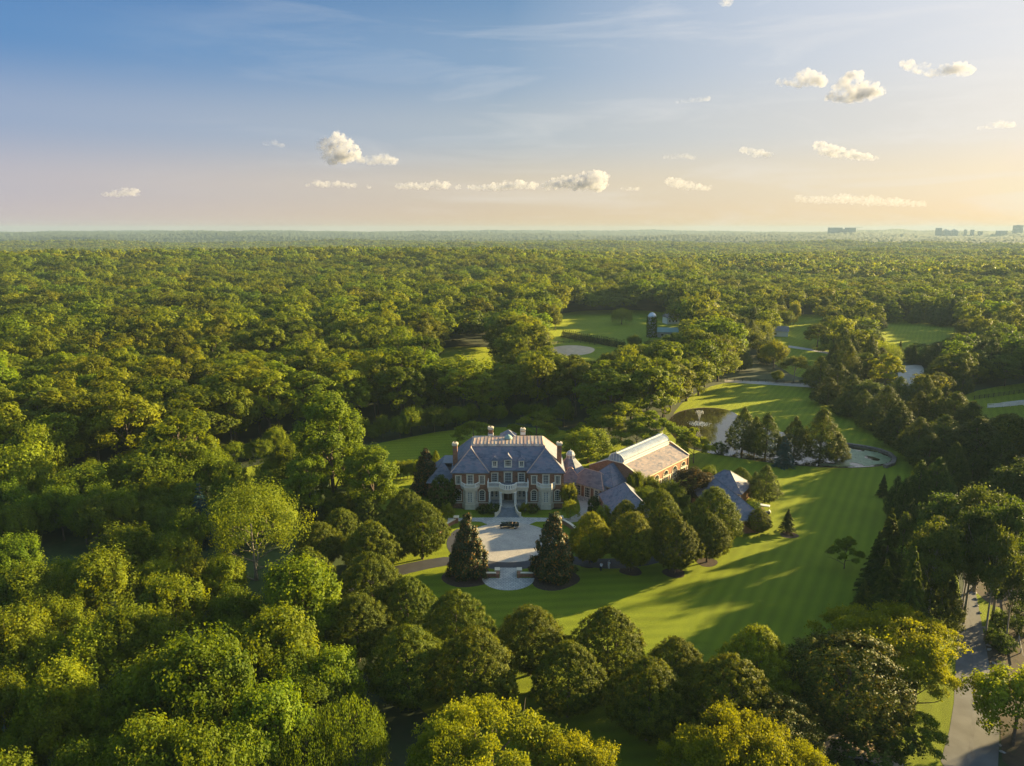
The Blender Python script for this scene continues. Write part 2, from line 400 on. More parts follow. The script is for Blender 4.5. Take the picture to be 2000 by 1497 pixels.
# leaves
L = {}
L['forest'] = leafmat('forest_leaves', (.040,.070,.003), (.172,.194,.005), (2.3,2.1,.6), .028, .36)
L['near'] = leafmat('maple_leaves', (.048,.086,.004), (.174,.206,.006), (2.3,2.0,.6), .015, .22)
L['linden'] = leafmat('linden_leaves', (.036,.060,.006), (.145,.165,.008), (2.1,1.8,.6), .012, .15, tmix=.32)
L['golden'] = leafmat('golden_leaves', (.085,.115,.004), (.225,.255,.008), (1.9,1.7,.6), .015, .14)
L['spring'] = leafmat('tulip_leaves', (.065,.110,.004), (.185,.235,.008), (2.0,1.8,.6), .01, .12)
L['amber'] = leafmat('locust_leaves', (.094,.120,.005), (.245,.265,.009), (1.8,1.6,.6), .01, .12)
L['magnolia'] = leafmat('magnolia_leaves', (.018,.034,.009), (.060,.078,.016), (1.5,1.3,.6), .01, .1, rough=.5, tmix=.18, odd=(.26,.13,.03), spec=.25)
L['darkoak'] = leafmat('holly_leaves', (.028,.046,.007), (.105,.120,.012), (1.8,1.5,.6), .01, .1, rough=.55, tmix=.25, odd=(.17,.14,.025), spec=.1)
L['conifer'] = leafmat('conifer_needles', (.026,.048,.008), (.105,.130,.014), (1.8,1.6,.6), .02, .25, tmix=.3)
L['pine'] = leafmat('pine_needles', (.030,.058,.010), (.110,.140,.018), (1.9,1.6,.6), .02, .2, tmix=.3)
L['blue'] = leafmat('blue_spruce_needles', (.022,.060,.048), (.060,.115,.090), (1.4,1.4,1.2), .01, .1, tmix=.2)
L['willow'] = leafmat('willow_leaves', (.066,.100,.006), (.185,.215,.010), (2.0,1.8,.6), .02, .2)
L['copper'] = leafmat('copper_leaves', (.034,.032,.010), (.12,.078,.020), (1.8,1.4,.7), .02, .15)
L['shrub'] = leafmat('shrub_leaves', (.024,.050,.008), (.080,.112,.012), (1.8,1.6,.6), .02, .3)

# ---------------------------------------------------------------- ground
def terrain():
    nr, na = 210, 288
    rr = np.concatenate([[0.0], np.linspace(20, 600, 30), np.geomspace(620, 26000, nr-31)])
    aa = np.linspace(0, 2*np.pi, na, endpoint=False)
    Rg, Ag = np.meshgrid(rr[1:], aa, indexing='ij')
    X = Rg*np.sin(Ag); Y = Rg*np.cos(Ag); Z = H(X, Y)
    V = np.concatenate([[[0, 0, 0]], np.stack([X, Y, Z], -1).reshape(-1, 3)])
    F = [(0, 1+(k+1) % na, 1+k) for k in range(na)]
    for i in range(len(rr)-2):
        a = 1+i*na; b = a+na
        F += [(a+k, a+(k+1) % na, b+(k+1) % na, b+k) for k in range(na)]
    me = bpy.data.meshes.new('ground'); me.from_pydata(V.tolist(), [], F); me.update()
    me.polygons.foreach_set('use_smooth', [True]*len(me.polygons))
    tag(link('ground', me, None, M['forestfloor']), 'dark green woodland floor reaching to the horizon', 'ground', kind='structure')
terrain()

def smooth_poly(pts, it=2):
    for _ in range(it):
        q = []
        for i in range(len(pts)):
            a = pts[i]; b = pts[(i+1) % len(pts)]
            q += [(a[0]*.75+b[0]*.25, a[1]*.75+b[1]*.25), (a[0]*.25+b[0]*.75, a[1]*.25+b[1]*.75)]
        pts = q
    return pts
def sheet(name, pxpts, z, m, label=None, cat=None, it=2, world=False, kind='structure'):
    pts = pxpts if world else [G(*p) for p in pxpts]
    if it: pts = smooth_poly(pts, it)
    me = bpy.data.meshes.new(name); me.from_pydata([(x, y, z) for x, y in pts], [], [tuple(range(len(pts)))]); me.update()
    if me.polygons[0].normal.z < 0: me.flip_normals()
    return tag(link(name, me, None, m), label, cat, kind=kind)

lawn_px = [(690,1085),(730,1300),(860,1420),(1100,1640),(1500,1900),(1700,1900),(1850,1490),(1866,1380),(1880,1230),(1872,1120),(1850,1040),
           (1840,960),(1760,850),(1700,806),(1640,762),(1560,752),(1420,742),(1330,780),(1290,860),(1180,870),(1100,835),(900,835),(760,862),(620,890),(640,960),(760,960)]
sheet('lawn', lawn_px, .012, M['lawn'], 'large mown lawn with diagonal stripes around the mansion and pond', 'lawn')
sheet('lawn', [(-120,1012),(60,999),(140,996),(145,1022),(60,1040),(-120,1058)], .008, M['lawn'], 'strip of grass behind the trees at the left edge', 'lawn', it=1)
sheet('lawn', [(430,925),(560,895),(700,880),(700,930),(520,965),(430,975)], .010, M['lawn'], 'grass glimpsed between trees left of the tulip trees', 'lawn', it=1)
sheet('meadow', [(-500,1030),(0,1000),(450,925),(640,900),(820,940),(700,1100),(500,1180),(-600,1180)], .005, M['rough'], 'rough unmown grass among the trees at left', 'meadow', it=1)
sheet('lawn', [(1060,625),(1120,606),(1300,606),(1370,640),(1330,690),(1200,715),(1040,712),(1040,660)], .012, M['lawn'], 'paddock grass around the ivy covered silo', 'lawn')
sheet('lawn', [(1480,690),(1490,640),(1530,612),(1700,618),(1900,632),(1890,668),(1760,712),(1640,735),(1560,742),(1520,715)], .012, M['lawn'], 'open meadow divided by tree clumps beyond the far road', 'lawn')
sheet('lawn', [(835,690),(880,676),(985,680),(985,700),(900,745),(835,740)], .012, M['lawn'], 'small forest clearing with grass behind the large trees', 'lawn')
sheet('lawn', [(1850,800),(1900,758),(2150,735),(2300,900),(1960,860),(1920,840)], .010, M['lawn'], 'roadside grass by the white rail fence', 'lawn')

M['asphalt_worn'] = simple('worn_asphalt', (.125,.125,.13), .85, .3, .5, detail=8)
# roads and paving
sheet('driveway', [(1828,1520),(1862,1400),(1866,1300),(1872,1200),(1886,1125),(1868,1040),(1884,1040),(1899,1125),(1914,1200),(1932,1300),(1950,1400),(1952,1440),(1948,1520)],
      .032, M['asphalt'], 'grey asphalt driveway curving down the right side', 'driveway', it=1)
sheet('mulch_bed', [(1885,1100),(1905,1200),(1930,1300),(1952,1400),(1960,1520),(2300,1600),(2300,1050),(2000,1000),(1900,1040)], .020, M['duff'], 'brown leaf litter beside the driveway', 'ground', it=1)
sheet('asphalt_patch', [(1885,1510),(1900,1400),(1903,1300),(1893,1210),(1890,1150),(1893,1150),(1898,1210),(1909,1300),(1907,1400),(1894,1510)], .037, M['asphalt_worn'], 'darker worn strip along the middle of the driveway', 'road', it=1)
sheet('grass_verge', [(1899,1150),(1907,1200),(1915,1235),(1950,1250),(1975,1240),(1960,1190),(1930,1180)], .026, M['lawn'], 'patch of grass beside the driveway', 'grass', it=1)
sheet('road', [(1415,742),(1500,746),(1580,750),(1645,757),(1645,764),(1580,757),(1500,752),(1415,747)], .034, M['concrete'], 'pale lane along the far edge of the lawn', 'road', it=0)
sheet('path', [(1540,675),(1580,681),(1625,689),(1625,693),(1580,685),(1540,679)], .034, M['concrete'], 'pale path crossing the meadow', 'path', it=0)
sheet('parking_area', [(1752,716),(1798,712),(1806,722),(1800,742),(1775,756),(1756,752)], .034, M['concrete'], 'grey gravel turning area among the trees', 'car park', it=1)
sheet('road', [(1930,792),(1960,786),(2100,770),(2100,780),(1960,795),(1930,797)], .034, M['concrete'], 'grey road behind the white rail fence', 'road', it=0)
sheet('sand_arena', [(1072,684),(1085,677),(1120,674),(1160,679),(1162,686),(1150,692),(1110,697),(1078,692)], .034, M['sand'], 'tan sand riding arena beyond the wood', 'arena', it=2)

CX, CY_, CR = -.8, 140.3, 9.8
def ringpts(r0, r1, a0, a1, n=40):
    A = [math.radians(a0+(a1-a0)*i/n) for i in range(n+1)]
    return [(CX+r1*math.cos(a), CY_+r1*math.sin(a)) for a in A] + [(CX+r0*math.cos(a), CY_+r0*math.sin(a)) for a in A[::-1]]
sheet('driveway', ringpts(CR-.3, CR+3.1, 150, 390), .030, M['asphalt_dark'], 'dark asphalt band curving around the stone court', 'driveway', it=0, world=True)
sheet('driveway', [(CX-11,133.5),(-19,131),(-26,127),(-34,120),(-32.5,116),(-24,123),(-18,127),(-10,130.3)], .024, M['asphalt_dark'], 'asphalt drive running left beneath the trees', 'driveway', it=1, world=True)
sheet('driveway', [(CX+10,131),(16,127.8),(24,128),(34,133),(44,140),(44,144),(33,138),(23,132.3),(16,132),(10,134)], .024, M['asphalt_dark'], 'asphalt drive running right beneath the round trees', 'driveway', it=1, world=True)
sheet('stone_court', ringpts(0, CR, 0, 360, 96)[:97], .040, M['setts'], 'round forecourt paved in pale granite setts', 'courtyard', it=0, world=True)
sheet('paved_path', [(-14.5,152.6),(-4.2,153.0),(-3.9,153.8),(2.2,153.8),(2.6,153.0),(12.6,152.6),(12.6,151.0),(5.4,150.6),(3.0,148.2),(-4.6,148.2),(-7.0,150.6),(-14.5,151.0)],
      .036, M['flags'], 'pale flagstone cross path between the steps and court', 'path', it=0, world=True)
sheet('paved_path', [(-2.3,128.2),(.9,128.2),(.9,123.8),(-2.3,123.8)], .044, M['flags'], 'short flagstone walk below the court', 'path', it=0, world=True)
sheet('semicircular_terrace', [(CX+.1+4.9*math.cos(a), 124.0+4.7*math.sin(a)) for a in np.linspace(math.pi, 2*math.pi, 40)], .040, M['flags'],
      'semicircular flagstone terrace set in the lawn', 'terrace', it=0, world=True)
sheet('paved_path', [(1128,972),(1160,984),(1153,1000),(1146,1012),(1120,1022),(1095,1020),(1118,1010),(1134,1000),(1133,988)], .036, M['setts'], 'curved pale path at the gallery steps', 'path', it=1)
def disc(name, x, y, r, z, m, label, cat):
    k = 28
    pts = [(x+r*(1+.08*math.sin(3*a+x))*math.cos(a), y+r*(1+.08*math.cos(2*a+y))*math.sin(a)) for a in np.linspace(0, 2*math.pi, k, endpoint=False)]
    return sheet(name, pts, z, m, label, cat, it=0, world=True)

# ---------------------------------------------------------------- pond
pond_px = [(1300,832),(1318,806),(1370,796),(1425,800),(1450,818),(1500,838),(1560,852),(1650,871),(1715,882),(1744,894),(1740,906),(1700,913),(1640,914),(1560,910),(1480,901),(1420,891),(1375,884),(1330,870)]
pw = smooth_poly([G(*p) for p in pond_px], 2)
sheet('pond_bank', [( (x-sum(p[0] for p in pw)/len(pw))*1.008+sum(p[0] for p in pw)/len(pw), (y-sum(p[1] for p in pw)/len(pw))*1.016+sum(p[1] for p in pw)/len(pw)) for x, y in pw], .028, M['mulch'], 'dark muddy rim of the pond', 'bank', it=0, world=True)
sheet('water', pw, .05, M['water'], 'brown green pond reflecting the bright sky', 'pond', it=0, world=True)
# ---------------------------------------------------------------- trees
def nrmz(a): return a/np.maximum(np.linalg.norm(a, axis=-1, keepdims=True), 1e-9)
def rdir(n): return nrmz(rng.normal(size=(n, 3)))
def leafquads(C, Nn, size, asp=.55, jit=.42, T=None, fold=.18):
    n = len(C); nn = nrmz(Nn + jit*rng.normal(size=(n, 3)))
    t = nrmz(np.cross(nn, rng.normal(size=(n, 3)))) if T is None else nrmz(T + .25*rng.normal(size=(n, 3)))
    b = nrmz(np.cross(nn, t)); s = (size*(.65+.7*rng.random(n)))[:, None]*.5 if np.isscalar(size) else size[:, None]*.5
    V = np.empty((n, 4, 3))
    V[:, 0] = C - t*s; V[:, 2] = C + t*s
    V[:, 1] = C + b*s*asp*1.25 + nn*s*fold; V[:, 3] = C - b*s*asp*1.25 + nn*s*fold
    return V.reshape(-1, 3)

def broad(rx, h, base, nl, N_, leaf, sub=.42, spiky=0.0, flat=1.0, droop=0.0):
    """lumpy deciduous crown: limbs end in lumps, lumps in tufts, tufts in leaves"""
    cz = h*(1+base)/2; rz = h*(1-base)/2
    k = np.arange(nl)+.5; ph = np.arccos(1-1.62*k/nl); th = np.pi*(1+5**.5)*k + rng.random()*6
    D = np.stack([np.cos(th)*np.sin(ph), np.sin(th)*np.sin(ph), np.cos(ph)], -1) + .16*rng.normal(size=(nl, 3)); D = nrmz(D)
    R_ = (.22+.16*rng.random(nl))*rx*(26/max(nl, 20))**.3
    LC = D*np.array([rx, rx, rz])*(.60+.16*rng.random((nl, 1)))
    ext = rng.normal(size=(max(3, nl//4), 3))*np.array([rx, rx, rz])*.28
    LC = np.concatenate([LC, ext]); R_ = np.concatenate([R_, .38*rx*np.ones(len(ext))])
    ns = 9; SD = rdir(len(LC)*ns).reshape(len(LC), ns, 3); SD[..., 2] = SD[..., 2]*.8+.25; SD = nrmz(SD)
    lt = rng.random(len(LC)); st = rng.random((len(LC), ns))
    pr = R_**2; pr = pr/pr.sum()
    li = rng.choice(len(LC), N_, p=pr); si = rng.integers(0, ns, N_); sd = SD[li, si]
    d = rdir(N_); d[:, 2] = d[:, 2]*.9+.15
    rr = (.75+.35*rng.random(N_))[:, None]
    P = LC[li] + sd*R_[li][:, None]*.78 + d*R_[li][:, None]*sub*rr
    if spiky: 
        up = rng.random(N_)**3*spiky; P[:, 2] += up*R_[li]*.9; P[:, :2] += sd[:, :2]*(up*R_[li]*.35)[:, None]
    if droop: P[:, 2] -= droop*rng.random(N_)**2*R_[li]
    e = P/np.array([rx, rx, rz]); keep = np.linalg.norm(e, axis=1) > .52
    P, d, sd, li, si = P[keep], d[keep], sd[keep], li[keep], si[keep]
    P[:, 2] = P[:, 2]*flat + cz
    P[:, 2] = np.maximum(P[:, 2], h*base*.6)
    nn = d*.5 + sd*.6 + nrmz(P-np.array([0, 0, cz]))*.4 + np.array([0, 0, .05])
    v = np.clip(.35*lt[li] + .3*st[li, si] + .35*rng.random(len(P)), 0, .84)
    return leafquads(P, nn, leaf), v

def profile_tree(rx, h, base, prof, ntuft, N_, leaf, tuft=.45, jit=.5, upright=0.2, odd=0.0, asp=.55):
    t = rng.random(ntuft); r = prof(t)
    # more tufts where the outline is wide
    keep = rng.random(ntuft) < (.25+.75*r/r.max()); t = t[keep]; r = r[keep]; n = len(t)
    a = rng.random(n)*2*np.pi; rr = r*rx*(.93+.12*rng.random(n))*np.where(rng.random(n) < .14, .75, 1)
    rr *= 1+.07*np.sin(3*a+rng.random()*6)+.05*np.sin(5*a+t*9)+.04*np.sin(9*a+t*23)
    C = np.stack([np.cos(a)*rr, np.sin(a)*rr, h*base + t*h*(1-base)], -1)
    dr = (prof(np.minimum(t+.03, 1))-prof(np.maximum(t-.03, 0)))/.06*rx/(h*(1-base))
    NT = nrmz(np.stack([np.cos(a), np.sin(a), -dr], -1)); tt = rng.random(n)
    nf_ = int(N_*.30); N_ -= nf_
    tq = rng.random(nf_*3); rq = prof(tq); kk = rng.random(nf_*3) < rq/rq.max(); tq = tq[kk][:nf_]; rq = rq[kk][:nf_]; aq = rng.random(len(tq))*2*np.pi; rr2 = rq*rx*(.80+.1*rng.random(len(tq)))
    Q = np.stack([np.cos(aq)*rr2, np.sin(aq)*rr2, h*base+tq*h*(1-base)*.97], -1); NQ = np.stack([np.cos(aq), np.sin(aq), np.full(len(tq), .4)], -1)
    ti = rng.integers(0, n, N_); d = rdir(N_)
    P = C[ti] + (d*.6+NT[ti]*.35*rng.random((N_, 1)) )*tuft*(.4+.8*rng.random((N_, 1)))
    P[:, 2] += upright*tuft*rng.random(N_)
    nn = NT[ti]*.9 + d*.5 + np.array([0, 0, .1])
    v = np.clip(.45*tt[ti]+.4*rng.random(N_), 0, .84)
    P = np.concatenate([P, Q]); nn = np.concatenate([nn, NQ]); v = np.concatenate([v, .4*rng.random(len(Q))])
    if odd: v = np.where(rng.random(len(v)) < odd, .97, v)
    return leafquads(P, nn, leaf, jit=jit, asp=asp), v

def layered(rx, h, base, npl, N_, leaf, dome=.55, rp=(.2, .34), thick=.05, droopy=.25):
    a = rng.random(npl)*2*np.pi; rr = np.sqrt(rng.random(npl))*.92
    hz = h*base + (h*(1-base))*(1-rr**2*dome)*(.55+.45*rng.random(npl)**.5)
    C = np.stack([np.cos(a)*rr*rx, np.sin(a)*rr*rx, hz], -1); pr = (rp[0]+(rp[1]-rp[0])*rng.random(npl))*rx; tt = rng.random(npl)
    C[:, 2] += h*.02
    li = rng.choice(npl, N_, p=pr**2/(pr**2).sum()); q = np.sqrt(rng.random(N_)); b = rng.random(N_)*2*np.pi
    lob = 1+.22*np.sin(5*b+a[li]*7)+.12*np.sin(9*b+a[li]*3)
    x = np.cos(b)*q*pr[li]*lob; y = np.sin(b)*q*pr[li]*lob*.75
    ca, sa = np.cos(a[li]), np.sin(a[li])
    P = C[li] + np.stack([x*ca-y*sa, x*sa+y*ca, -droopy*q**2*pr[li] + rng.normal(size=N_)*thick*pr[li]*3], -1)
    P[:, 2] = np.minimum(P[:, 2], h)
    v = np.clip(.4*tt[li]+.45*rng.random(N_), 0, .84)
    return leafquads(P, np.tile([0, 0, .35], (N_, 1)) + np.stack([ca*.35, sa*.35, 0*ca], -1) + .6*rdir(N_), leaf, jit=.4), v

def spruce(rx, h, base, nb, N_, leaf, power=.95, droop=.35, tiers=0, wid=.22):
    t = np.sort(rng.random(nb)**.85); a = rng.random(nb)*2*np.pi
    if tiers: t = (np.floor(t*tiers)+.25*rng.random(nb))/tiers
    Lb = rx*((1-t)**power)*(.78+.3*rng.random(nb)) + .12*rx*(1-t) + .03*rx
    z0 = h*base + t*h*(1-base)*.98; tt = rng.random(nb)
    bi = rng.choice(nb, N_, p=Lb/Lb.sum()); s = rng.random(N_)**.6
    side = rng.normal(size=N_)*wid*Lb[bi]*(1.05-s)
    ca, sa = np.cos(a[bi]), np.sin(a[bi]); rad = s*Lb[bi]
    P = np.stack([ca*rad - sa*side, sa*rad + ca*side, z0[bi] + rad*(.22 - droop*s) - np.abs(side)*.35 + rng.normal(size=N_)*.05*rx*.3], -1)
    P = P[np.argsort(bi)]; o = np.argsort(bi); ca, sa, s_ = ca[o], sa[o], s[o]
    T = np.stack([ca, sa, -.25-droop*s_], -1)
    v = np.clip(.35*tt[bi[o]]+.25*s_+.25*rng.random(N_), 0, .84)
    return leafquads(P, np.stack([ca*.6, sa*.6, .6*np.ones(N_)], -1), leaf, asp=.35, jit=.45, T=T), v

def willow(rx, h, N_, leaf):
    ns = 420; d = rdir(ns); d[:, 2] = np.abs(d[:, 2])*.9+.1; d = nrmz(d)
    top = d*np.array([rx*.95, rx*.95, h*.42])*(.8+.2*rng.random((ns, 1))); top[:, 2] += h*.56
    ln = h*(.25+.35*rng.random(ns)); tt = rng.random(ns)
    i = rng.integers(0, ns, N_); s = rng.random(N_)
    P = top[i] + d[i]*np.array([1, 1, 0])*(s*.07*rx)[:, None] + .22*rng.normal(size=(N_, 3))*np.array([1, 1, .6]); P[:, 2] -= s*ln[i]
    P[:, 2] = np.maximum(P[:, 2], .4)
    return leafquads(P, d[i]+.4*rdir(N_), leaf, asp=.3, T=np.tile([0, 0, -1.0], (N_, 1))), np.clip(.4*tt[i]+.44*rng.random(N_), 0, .84)

def trunk_mesh(name, h, r, top=.75, limbs=7, spread=.5, rx=4, m=None, fork=.35, n=7):
    mb = MB(); k = 6; pts = []; ph = random.random()*6
    for i in range(k+1):
        t = i/k; pts.append((math.sin(ph+t*2.2)*.02*h*t, math.cos(ph+t*1.7)*.02*h*t, t*h*top - (.3 if i == 0 else 0)))
    mb.tube(pts, [r*(1.25 if i == 0 else (1-.72*i/k)) for i in range(k+1)], n)
    for j in range(limbs):
        t = fork + (top-fork)*.9*j/max(1, limbs-1) if limbs > 1 else fork
        a = j*2.4+ph; b = Vector(pts[min(k, int(t/top*k))]); L_ = rx*spread*(1-.4*(t-fork)/(1-fork))*(.8+.4*random.random())
        rise = h*(.16+.1*random.random())
        p = [b, b+Vector((math.cos(a)*L_*.4, math.sin(a)*L_*.4, rise*.45)), b+Vector((math.cos(a+.2)*L_*.75, math.sin(a+.2)*L_*.75, rise*.8)), b+Vector((math.cos(a+.1)*L_, math.sin(a+.1)*L_, rise*1.15))]
        rr = r*(.5-.25*j/max(1, limbs)); mb.tube(p, [rr, rr*.7, rr*.45, rr*.2], 5)
        for q in range(2):
            c = p[2] if q else p[1]; aa = a+(.9 if q else -.8)
            mb.tube([c, c+Vector((math.cos(aa)*L_*.3, math.sin(aa)*L_*.3, rise*.3)), c+Vector((math.cos(aa)*L_*.45, math.sin(aa)*L_*.45, rise*.6))], [rr*.45, rr*.3, rr*.12], 4)
    return mb.mesh(name, m or M['bark'], True)

# every kind: list of (crown mesh, trunk mesh) at a reference height h0 and crown radius r0
K = {}
def kind(key, name, cat, h0, r0, mats, variants, trunk):
    vs = []
    for q, fn in enumerate(variants):
        V, v = fn()
        vs.append((fast_mesh(name+'_crown', V, L[mats] if isinstance(mats, str) else mats, v), trunk_mesh(name+'_trunk', **trunk)))
    K[key] = dict(name=name, cat=cat, h=h0, r=r0, v=vs, n=0)

def lin_prof(t): return np.clip((t+.06)/.36, .3, 1)**.6 * np.clip((1-t)*1.75, 0, 1)**.62
def egg(t): return np.clip(t/.06, .5, 1)**.5*np.clip((1-t)*1.15, 0, 1)**.8
def cone(t): return np.clip(t/.05, .6, 1)*(1-t)**.72*1.02 + .03
def cedar(t): return np.clip(t/.12, .55, 1)*np.clip((1-t)*1.5, 0, 1)**.85
def ball(t): return np.sqrt(np.clip(1-(2*t-1)**2, 0.02, 1))
def box_(t): return np.clip(np.minimum(t/.08, (1-t)/.12), .3, 1)

kind('forest', 'forest_tree', 'tree', 24, 7.6, 'forest',
     [lambda n=n, f=f: broad(7.6, 24, .10, n, 10500, .66, flat=f) for n, f in ((20, 1), (26, 1), (16, .95), (32, 1.0), (22, 1.05), (13, 1), (42, 1.02))],
     dict(h=24, r=.32, rx=7, limbs=6))
kind('mixed', 'forest_tree', 'tree', 24, 7.6, 'golden', [lambda n=n: broad(7.6, 24, .10, n, 10500, .62) for n in (24, 34)], dict(h=24, r=.32, rx=7, limbs=6))
kind('near', 'broadleaf_tree', 'tree', 14, 5.6, 'near',
     [lambda n=n: broad(5.6, 14, .08, n, 28000, .37, sub=.36, spiky=1.3) for n in (34, 44, 30, 38)],
     dict(h=14, r=.22, rx=5, limbs=7))
kind('tulip', 'tulip_tree', 'tree', 26, 7.0, 'spring',
     [lambda n=n: broad(7, 26, .05, n, 30000, .46, sub=.36, spiky=.8) for n in (48, 40)], dict(h=26, r=.45, rx=6, limbs=8, fork=.2))
kind('vase', 'elm_tree', 'tree', 17, 8.4, 'willow',
     [lambda: broad(8.4, 17, .22, 52, 20000, .30, sub=.42, spiky=.8)], dict(h=17, r=.30, rx=8.5, limbs=12, fork=.10, spread=.75, top=.62, m=M['palebark']))
kind('linden', 'linden_tree', 'tree', 10.5, 4.8, 'linden',
     [lambda s=s: profile_tree(4.8, 10.5, .16, lin_prof, 900, 42000, .20, tuft=s) for s in (.46, .56, .40, .50)],
     dict(h=10.5, r=.22, rx=3.5, limbs=5))
kind('glinden', 'golden_linden_tree', 'tree', 10.5, 4.8, 'golden',
     [lambda s=s: profile_tree(4.8, 10.5, .13, lin_prof, 900, 42000, .20, tuft=s) for s in (.5,)], dict(h=10.5, r=.22, rx=3.5, limbs=5))
kind('honey', 'honey_locust_tree', 'tree', 10, 8, 'amber',
     [lambda n=n: layered(8, 10, .38, n, 26000, .25, rp=(.14, .25)) for n in (60, 50, 70)], dict(h=10, r=.26, rx=7, limbs=9, fork=.25, spread=.8))
kind('airy', 'spreading_tree', 'tree', 9, 6, 'willow',
     [lambda n=n: layered(6, 9, .22, n, 17000, .28, rp=(.16, .28), dome=.7) for n in (40, 34)], dict(h=9, r=.2, rx=6, limbs=9, fork=.2, spread=.8))
kind('yellow', 'yellow_maple_tree', 'tree', 10, 5.4, 'golden',
     [lambda n=n: broad(5.4, 10, .05, n, 15000, .36, sub=.38, spiky=.6) for n in (34, 26)], dict(h=10, r=.22, rx=4, limbs=6))
kind('magnolia', 'magnolia_tree', 'tree', 12, 4.1, 'magnolia',
     [lambda s=s: profile_tree(4.1, 12, .03, cone, s, 15000, .50, tuft=.85, jit=.5, odd=.17, asp=.42) for s in (230, 190)], dict(h=12, r=.2, rx=3, limbs=4))
kind('copper', 'copper_beech_tree', 'tree', 10, 3.6, 'copper',
     [lambda: broad(3.8, 10, .1, 26, 12000, .32)], dict(h=10, r=.22, rx=3, limbs=5))
kind('darkoak', 'holly_oak_tree', 'tree', 12, 5.2, 'darkoak',
     [lambda: profile_tree(5.4, 12, .05, ball, 560, 30000, .27, tuft=.7, odd=.12, asp=.45), lambda: profile_tree(5.4, 12, .05, egg, 560, 30000, .27, tuft=.7, odd=.14, asp=.45)], dict(h=12, r=.3, rx=4, limbs=5))
kind('spruce', 'spruce_tree', 'conifer', 14, 4.2, 'conifer',
     [lambda n=n: spruce(4.2, 14, .05, n, 22000, .42) for n in (190, 230, 160)], dict(h=14, r=.22, rx=2, limbs=1, top=.95))
kind('bluespruce', 'blue_spruce_tree', 'conifer', 12, 3.4, 'blue',
     [lambda: spruce(3.4, 12, .03, 230, 15000, .36, tiers=16)], dict(h=12, r=.2, rx=2, limbs=1, top=.95))
kind('cedar', 'cedar_tree', 'conifer', 11, 3.4, 'conifer',
     [lambda n=n, s=s: profile_tree(3.4, 11, .06, cedar, n, 14000, .30, tuft=s, upright=.9, asp=.32) for n, s in ((420, .6), (340, .75), (520, .5))],
     dict(h=11, r=.18, rx=2, limbs=3, top=.85))
kind('pine', 'pine_tree', 'conifer', 18, 5, 'pine',
     [lambda n=n: layered(5, 18, .38, n, 12000, .36, dome=.9, rp=(.26, .42), thick=.08, droopy=.15) for n in (46, 38, 54)],
     dict(h=18, r=.26, rx=4.5, limbs=9, fork=.35, top=.78, spread=.6, m=M['palebark']))
kind('willow', 'willow_tree', 'tree', 11, 6.2, 'willow', [lambda: willow(6.2, 11, 16000, .34), lambda: willow(6.2, 11, 16000, .34)], dict(h=11, r=.3, rx=4, limbs=6))
kind('arbor', 'arborvitae', 'conifer', 4.5, 1.15, 'conifer', [lambda: profile_tree(1.15, 4.5, .0, cone, 60, 1100, .34, tuft=.3, upright=.8, asp=.4)], dict(h=4, r=.08, rx=.5, limbs=1, top=.9))
kind('shrub', 'shrub', 'shrub', 2, 1.2, 'shrub', [lambda: profile_tree(1.2, 2, 0, ball, 70, 2600, .16, tuft=.3), lambda: profile_tree(1.2, 2, 0, ball, 50, 2600, .16, tuft=.4)], dict(h=1.5, r=.06, rx=.8, limbs=4, fork=.2))
kind('gshrub', 'golden_shrub', 'shrub', 3, 1.6, 'golden', [lambda: broad(1.6, 3, .05, 14, 3200, .18, spiky=.6)], dict(h=2.6, r=.07, rx=1.2, limbs=5, fork=.15))
kind('bare', 'bare_limbed_tree', 'tree', 9, 3, 'willow', [lambda: broad(3, 9, .3, 9, 800, .28)], dict(h=9, r=.16, rx=4, limbs=9, fork=.2, spread=.6, m=M['palebark']))

PLACED = []   # (x, y, r) for the random wood to keep off
def plant(key, x, y, hgt, r, label, group=None, var=None, rz=None, z=None, parts=True):
    k = K[key]; cr, tr = k['v'][(k['n'] if var is None else var) % len(k['v'])]; k['n'] += 1
    o = root(k['name'], (x, y, float(H(x, y)) if z is None else z), random.random()*6.28 if rz is None else rz, label, k['cat'], group)
    o.scale = (r/k['r'], r/k['r'], hgt/k['h'])
    c = bpy.data.objects.new('crown', cr); COL.objects.link(c); c.parent = o
    t = bpy.data.objects.new('trunk', tr); COL.objects.link(t); t.parent = o
    PLACED.append((x, y, r)); return o
def T(key, px, py, wpx, label, hgt=None, group=None, ratio=None, **kw):
    """a tree whose tip shows at (px,py) and whose crown spans wpx of the picture"""
    k = K[key]; ratio = ratio or k['h']/(2*k['r']); h = hgt or 10
    for _ in range(12):
        x, y = G(px, py, h); dep = y*CP + (CAMZ-h*.6)*SP; wd = wpx*dep/FPX
        if hgt is None: h = wd*ratio
    return plant(key, x, y, h, wd/2, label, group, **kw)
